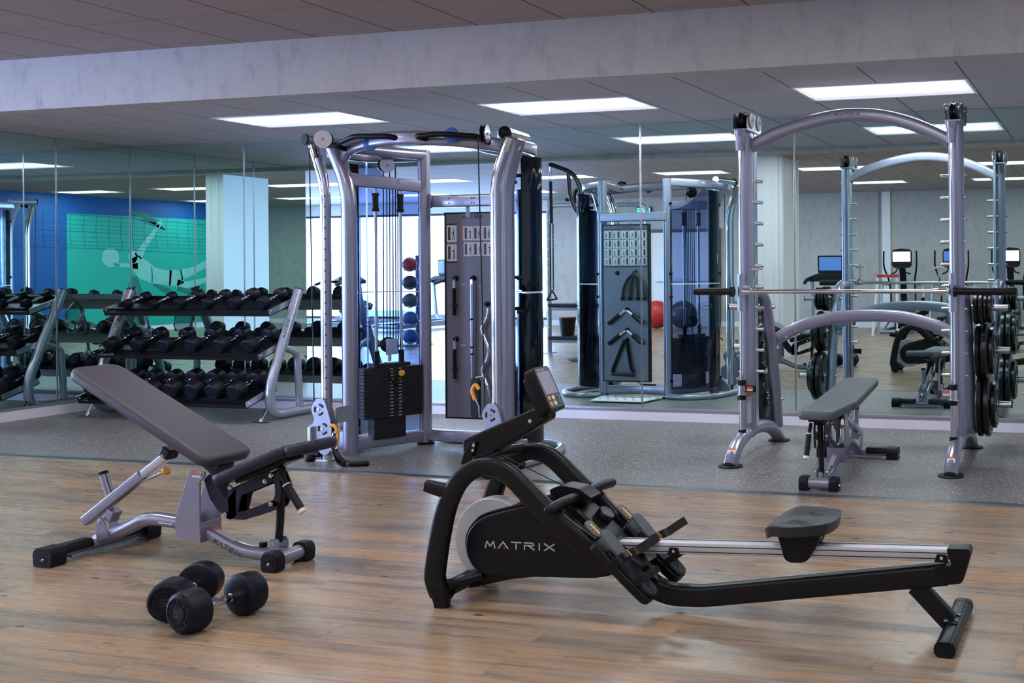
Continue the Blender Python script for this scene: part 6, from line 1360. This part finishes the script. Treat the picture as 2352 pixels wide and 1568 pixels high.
# storage frame with benches
t = thing('storage_frame', 'tall silver storage frame with studs and two black padded shelves, behind the camera', 'storage frame', (-7.5, 1.95, 0))
w = MB(); w.tube(fil([(-8.35, 1.95, 0.0), (-8.35, 1.95, 2.28), (-6.70, 1.95, 2.26), (-6.70, 1.95, 0.0)], 0.15, 8), 0.036, 16, up=(0, 1, 0)); fr = obj('frame', w, SILVER2, t)
w = MB()
for i in range(13):
    for x in (-8.35, -6.70): w.lathe((x, 1.985, 0.25+i*0.15), (0, 1, 0), [(0, 0.018), (0.01, 0.018)], 12)
for i in range(9): w.lathe((-8.1+i*0.15, 1.95, 2.305), (0, 0, 1), [(0, 0.018), (0.01, 0.016)], 12)
obj('studs', w, STEEL, fr)
for x in (-8.35, -6.70): w = MB(); w.bb((x-0.07, 1.85, 0), (x+0.07, 2.05, 0.012)); obj('foot_plate', w, STEEL, fr)
for z in (0.24, 0.74): w = MB(); w.bb((-8.30, 1.75, z-0.03), (-6.75, 2.10, z+0.03)); sf = obj('padded_shelf', w, PADS, t, 0.02); w = MB(); w.sweep([(-8.33, 1.93, z-0.055), (-6.72, 1.93, z-0.055)], rsec(0.05, 0.05, 0.008), (0, 0, 1)); obj('shelf_rail', w, SILVER2, sf)
w = MB(); w.tube([(-8.05, 1.95, 2.36), (-7.3, 1.95, 2.37)], 0.028, 14); w.tube(fil([(-7.9, 1.95, 2.27), (-7.9, 1.95, 2.50), (-7.75, 1.95, 2.55), (-7.6, 1.95, 2.50), (-7.6, 1.95, 2.27)], 0.08), 0.030, 14, up=(0, 1, 0)); obj('top_grip', w, BLACKM, t)
t = thing('bucket', 'black bucket with a red rim on the lower shelf of the storage frame', 'bucket', (-8.05, 1.95, 0.27))
w = MB(); w.lathe((-8.05, 1.93, 0.272), (0, 0, 1), [(0, 0.10), (0.28, 0.13), (0.28, 0.125), (0.02, 0.095)], 24); bk_ = obj('body', w, BLACKM, t); w = MB(); w.lathe((-8.05, 1.93, 0.545), (0, 0, 1), [(0, 0.132), (0.012, 0.132)], 24); obj('rim', w, RED, bk_)
# suspension stand with chained handles
t = thing('suspension_stand', 'black bent suspension stand with a hanging strap, behind the camera near the storage frame', 'suspension stand', (-7.15, 3.0, 0))
w = MB(); w.tube(fil([(-7.13, 3.0, 0.0), (-7.13, 3.0, 2.12), (-7.33, 3.0, 2.66), (-7.72, 3.0, 2.80)], 0.15, 6), 0.033, 16, up=(0, 1, 0)); w.tube(fil([(-7.13, 3.0, 1.9), (-7.40, 3.0, 2.25), (-7.43, 3.0, 2.68)], 0.2, 6), 0.030, 14, up=(0, 1, 0)); ar = obj('arm', w, BLACKM, t)
w = MB(); w.lathe((-7.13, 3.0, 0), (0, 0, 1), [(0, 0.30), (0.02, 0.30), (0.03, 0.05)], 28); obj('base', w, BLACKM, t)
w = MB(); w.cyl((-7.71, 3.0, 2.76), (-7.71, 3.0, 2.66), 0.018); w.tube(cr([(-7.71, 3.0, 2.66), (-7.73, 3.0, 2.60), (-7.70, 3.0, 2.55), (-7.68, 3.0, 2.60), (-7.71, 3.0, 2.66)], 4), 0.006, 8); ck = obj('carabiner', w, CHROME, ar)
t = thing('suspension_strap', 'black strap and chain with a triangular handle hanging from the bent stand', 'suspension strap', (-7.70, 3.0, 1.2))
w = MB(); w.sweep([(-7.71, 3.0, 2.57), (-7.70, 3.0, 1.95)], rsec(0.05, 0.006, 0.002, 1), (0, 1, 0)); obj('strap', w, BLACKM, t)
w = MB()
for i in range(34):
    z = 1.93 - i*0.028
    for q in (-1, 1): w.ball((-7.70+q*0.022, 3.0, z), 0.013, 8)
ch = obj('chain', w, BLACKM, t); ch['kind'] = 'stuff'
w = MB(); w.tube(fil([(-7.70, 3.0, 0.99), (-7.78, 3.0, 0.85), (-7.62, 3.0, 0.87), (-7.70, 3.0, 0.99)], 0.01), 0.012, 8, up=(0, 1, 0)); obj('handle', w, BLACKM, t)
# exercise balls and medicine balls
def ball_thing(name, label, cat, c, r, m, grp):
    t = obj(name, MB().ball(c, r, 32), m); return tag(t, label, cat, grp)
ball_thing('exercise_ball', 'large red exercise ball on the floor by the rear wall', 'exercise ball', (-9.33, -4.2, 0.30), 0.30, RED, 'exercise balls by the rear wall')
ball_thing('exercise_ball', 'large dark grey exercise ball beside the red one', 'exercise ball', (-8.72, -4.2, 0.30), 0.30, mat('grey_vinyl', (0.05, 0.05, 0.06), 0.35), 'exercise balls by the rear wall')
ball_thing('exercise_ball', 'large dark exercise ball on the far side of the red one', 'exercise ball', (-9.97, -4.25, 0.27), 0.27, MATS['grey_vinyl'], 'exercise balls by the rear wall')
t = thing('ball_rack', 'dark vertical ball rack post with cradle rings', 'ball rack', (-11.6, 0.9, 0))
w = MB(); w.tube([(-11.6, 0.74, 0), (-11.6, 0.74, 1.55)], 0.025, 12); obj('post', w, GREYP, t); w = MB(); w.bb((-11.85, 0.65, 0), (-11.35, 1.15, 0.02)); obj('base', w, GREYP, t, 0.01)
mbl = [mat('ball_blue', (0.02, 0.10, 0.30), 0.5), MATS['ball_blue'], mat('ball_slate', (0.06, 0.09, 0.12), 0.5), MATS['grey_vinyl'], RED]
for i, nm in enumerate(['lowest', 'second from the bottom', 'middle', 'second from the top', 'topmost']):
    w = MB(); z = 0.055+i*0.31; w.tube([(-11.6+0.10*math.cos(a*PI/10), 0.93+0.10*math.sin(a*PI/10), z) for a in range(21)], 0.008, 8, caps=False); w.tube([(-11.6, 0.83, z), (-11.6, 0.74, z)], 0.008, 8); obj('cradle', w, STEEL, t)
    ball_thing('medicine_ball', '%s medicine ball on the vertical rack, %s' % (['blue', 'blue', 'slate', 'dark grey', 'red'][i], nm), 'medicine ball', (-11.6, 0.93, z+0.095), 0.125, mbl[i], 'medicine balls on the vertical rack')
# door under the exit sign
struct('door_1', MB().bb((-9.86, YR+0.001, 0.0), (-8.28, YR+0.04, 2.08)), PAINTW, None, 0.002)
d1 = bpy.data.objects['door_1']
mb = MB(); mb.bb((-9.93, YR+0.001, 0), (-9.86, YR+0.06, 2.15)); mb.bb((-8.28, YR+0.001, 0), (-8.21, YR+0.06, 2.15)); mb.bb((-9.86, YR+0.001, 2.08), (-8.28, YR+0.06, 2.15)); struct('door_frame', mb, GREYP, d1)
mb = MB(); mb.bb((-9.75, YR+0.07, 1.0), (-8.4, YR+0.10, 1.06)); mb.bb((-9.75, YR+0.04, 0.99), (-9.68, YR+0.07, 1.07)); mb.bb((-8.47, YR+0.04, 0.99), (-8.4, YR+0.07, 1.07)); struct('door_bar', mb, STEEL, d1)
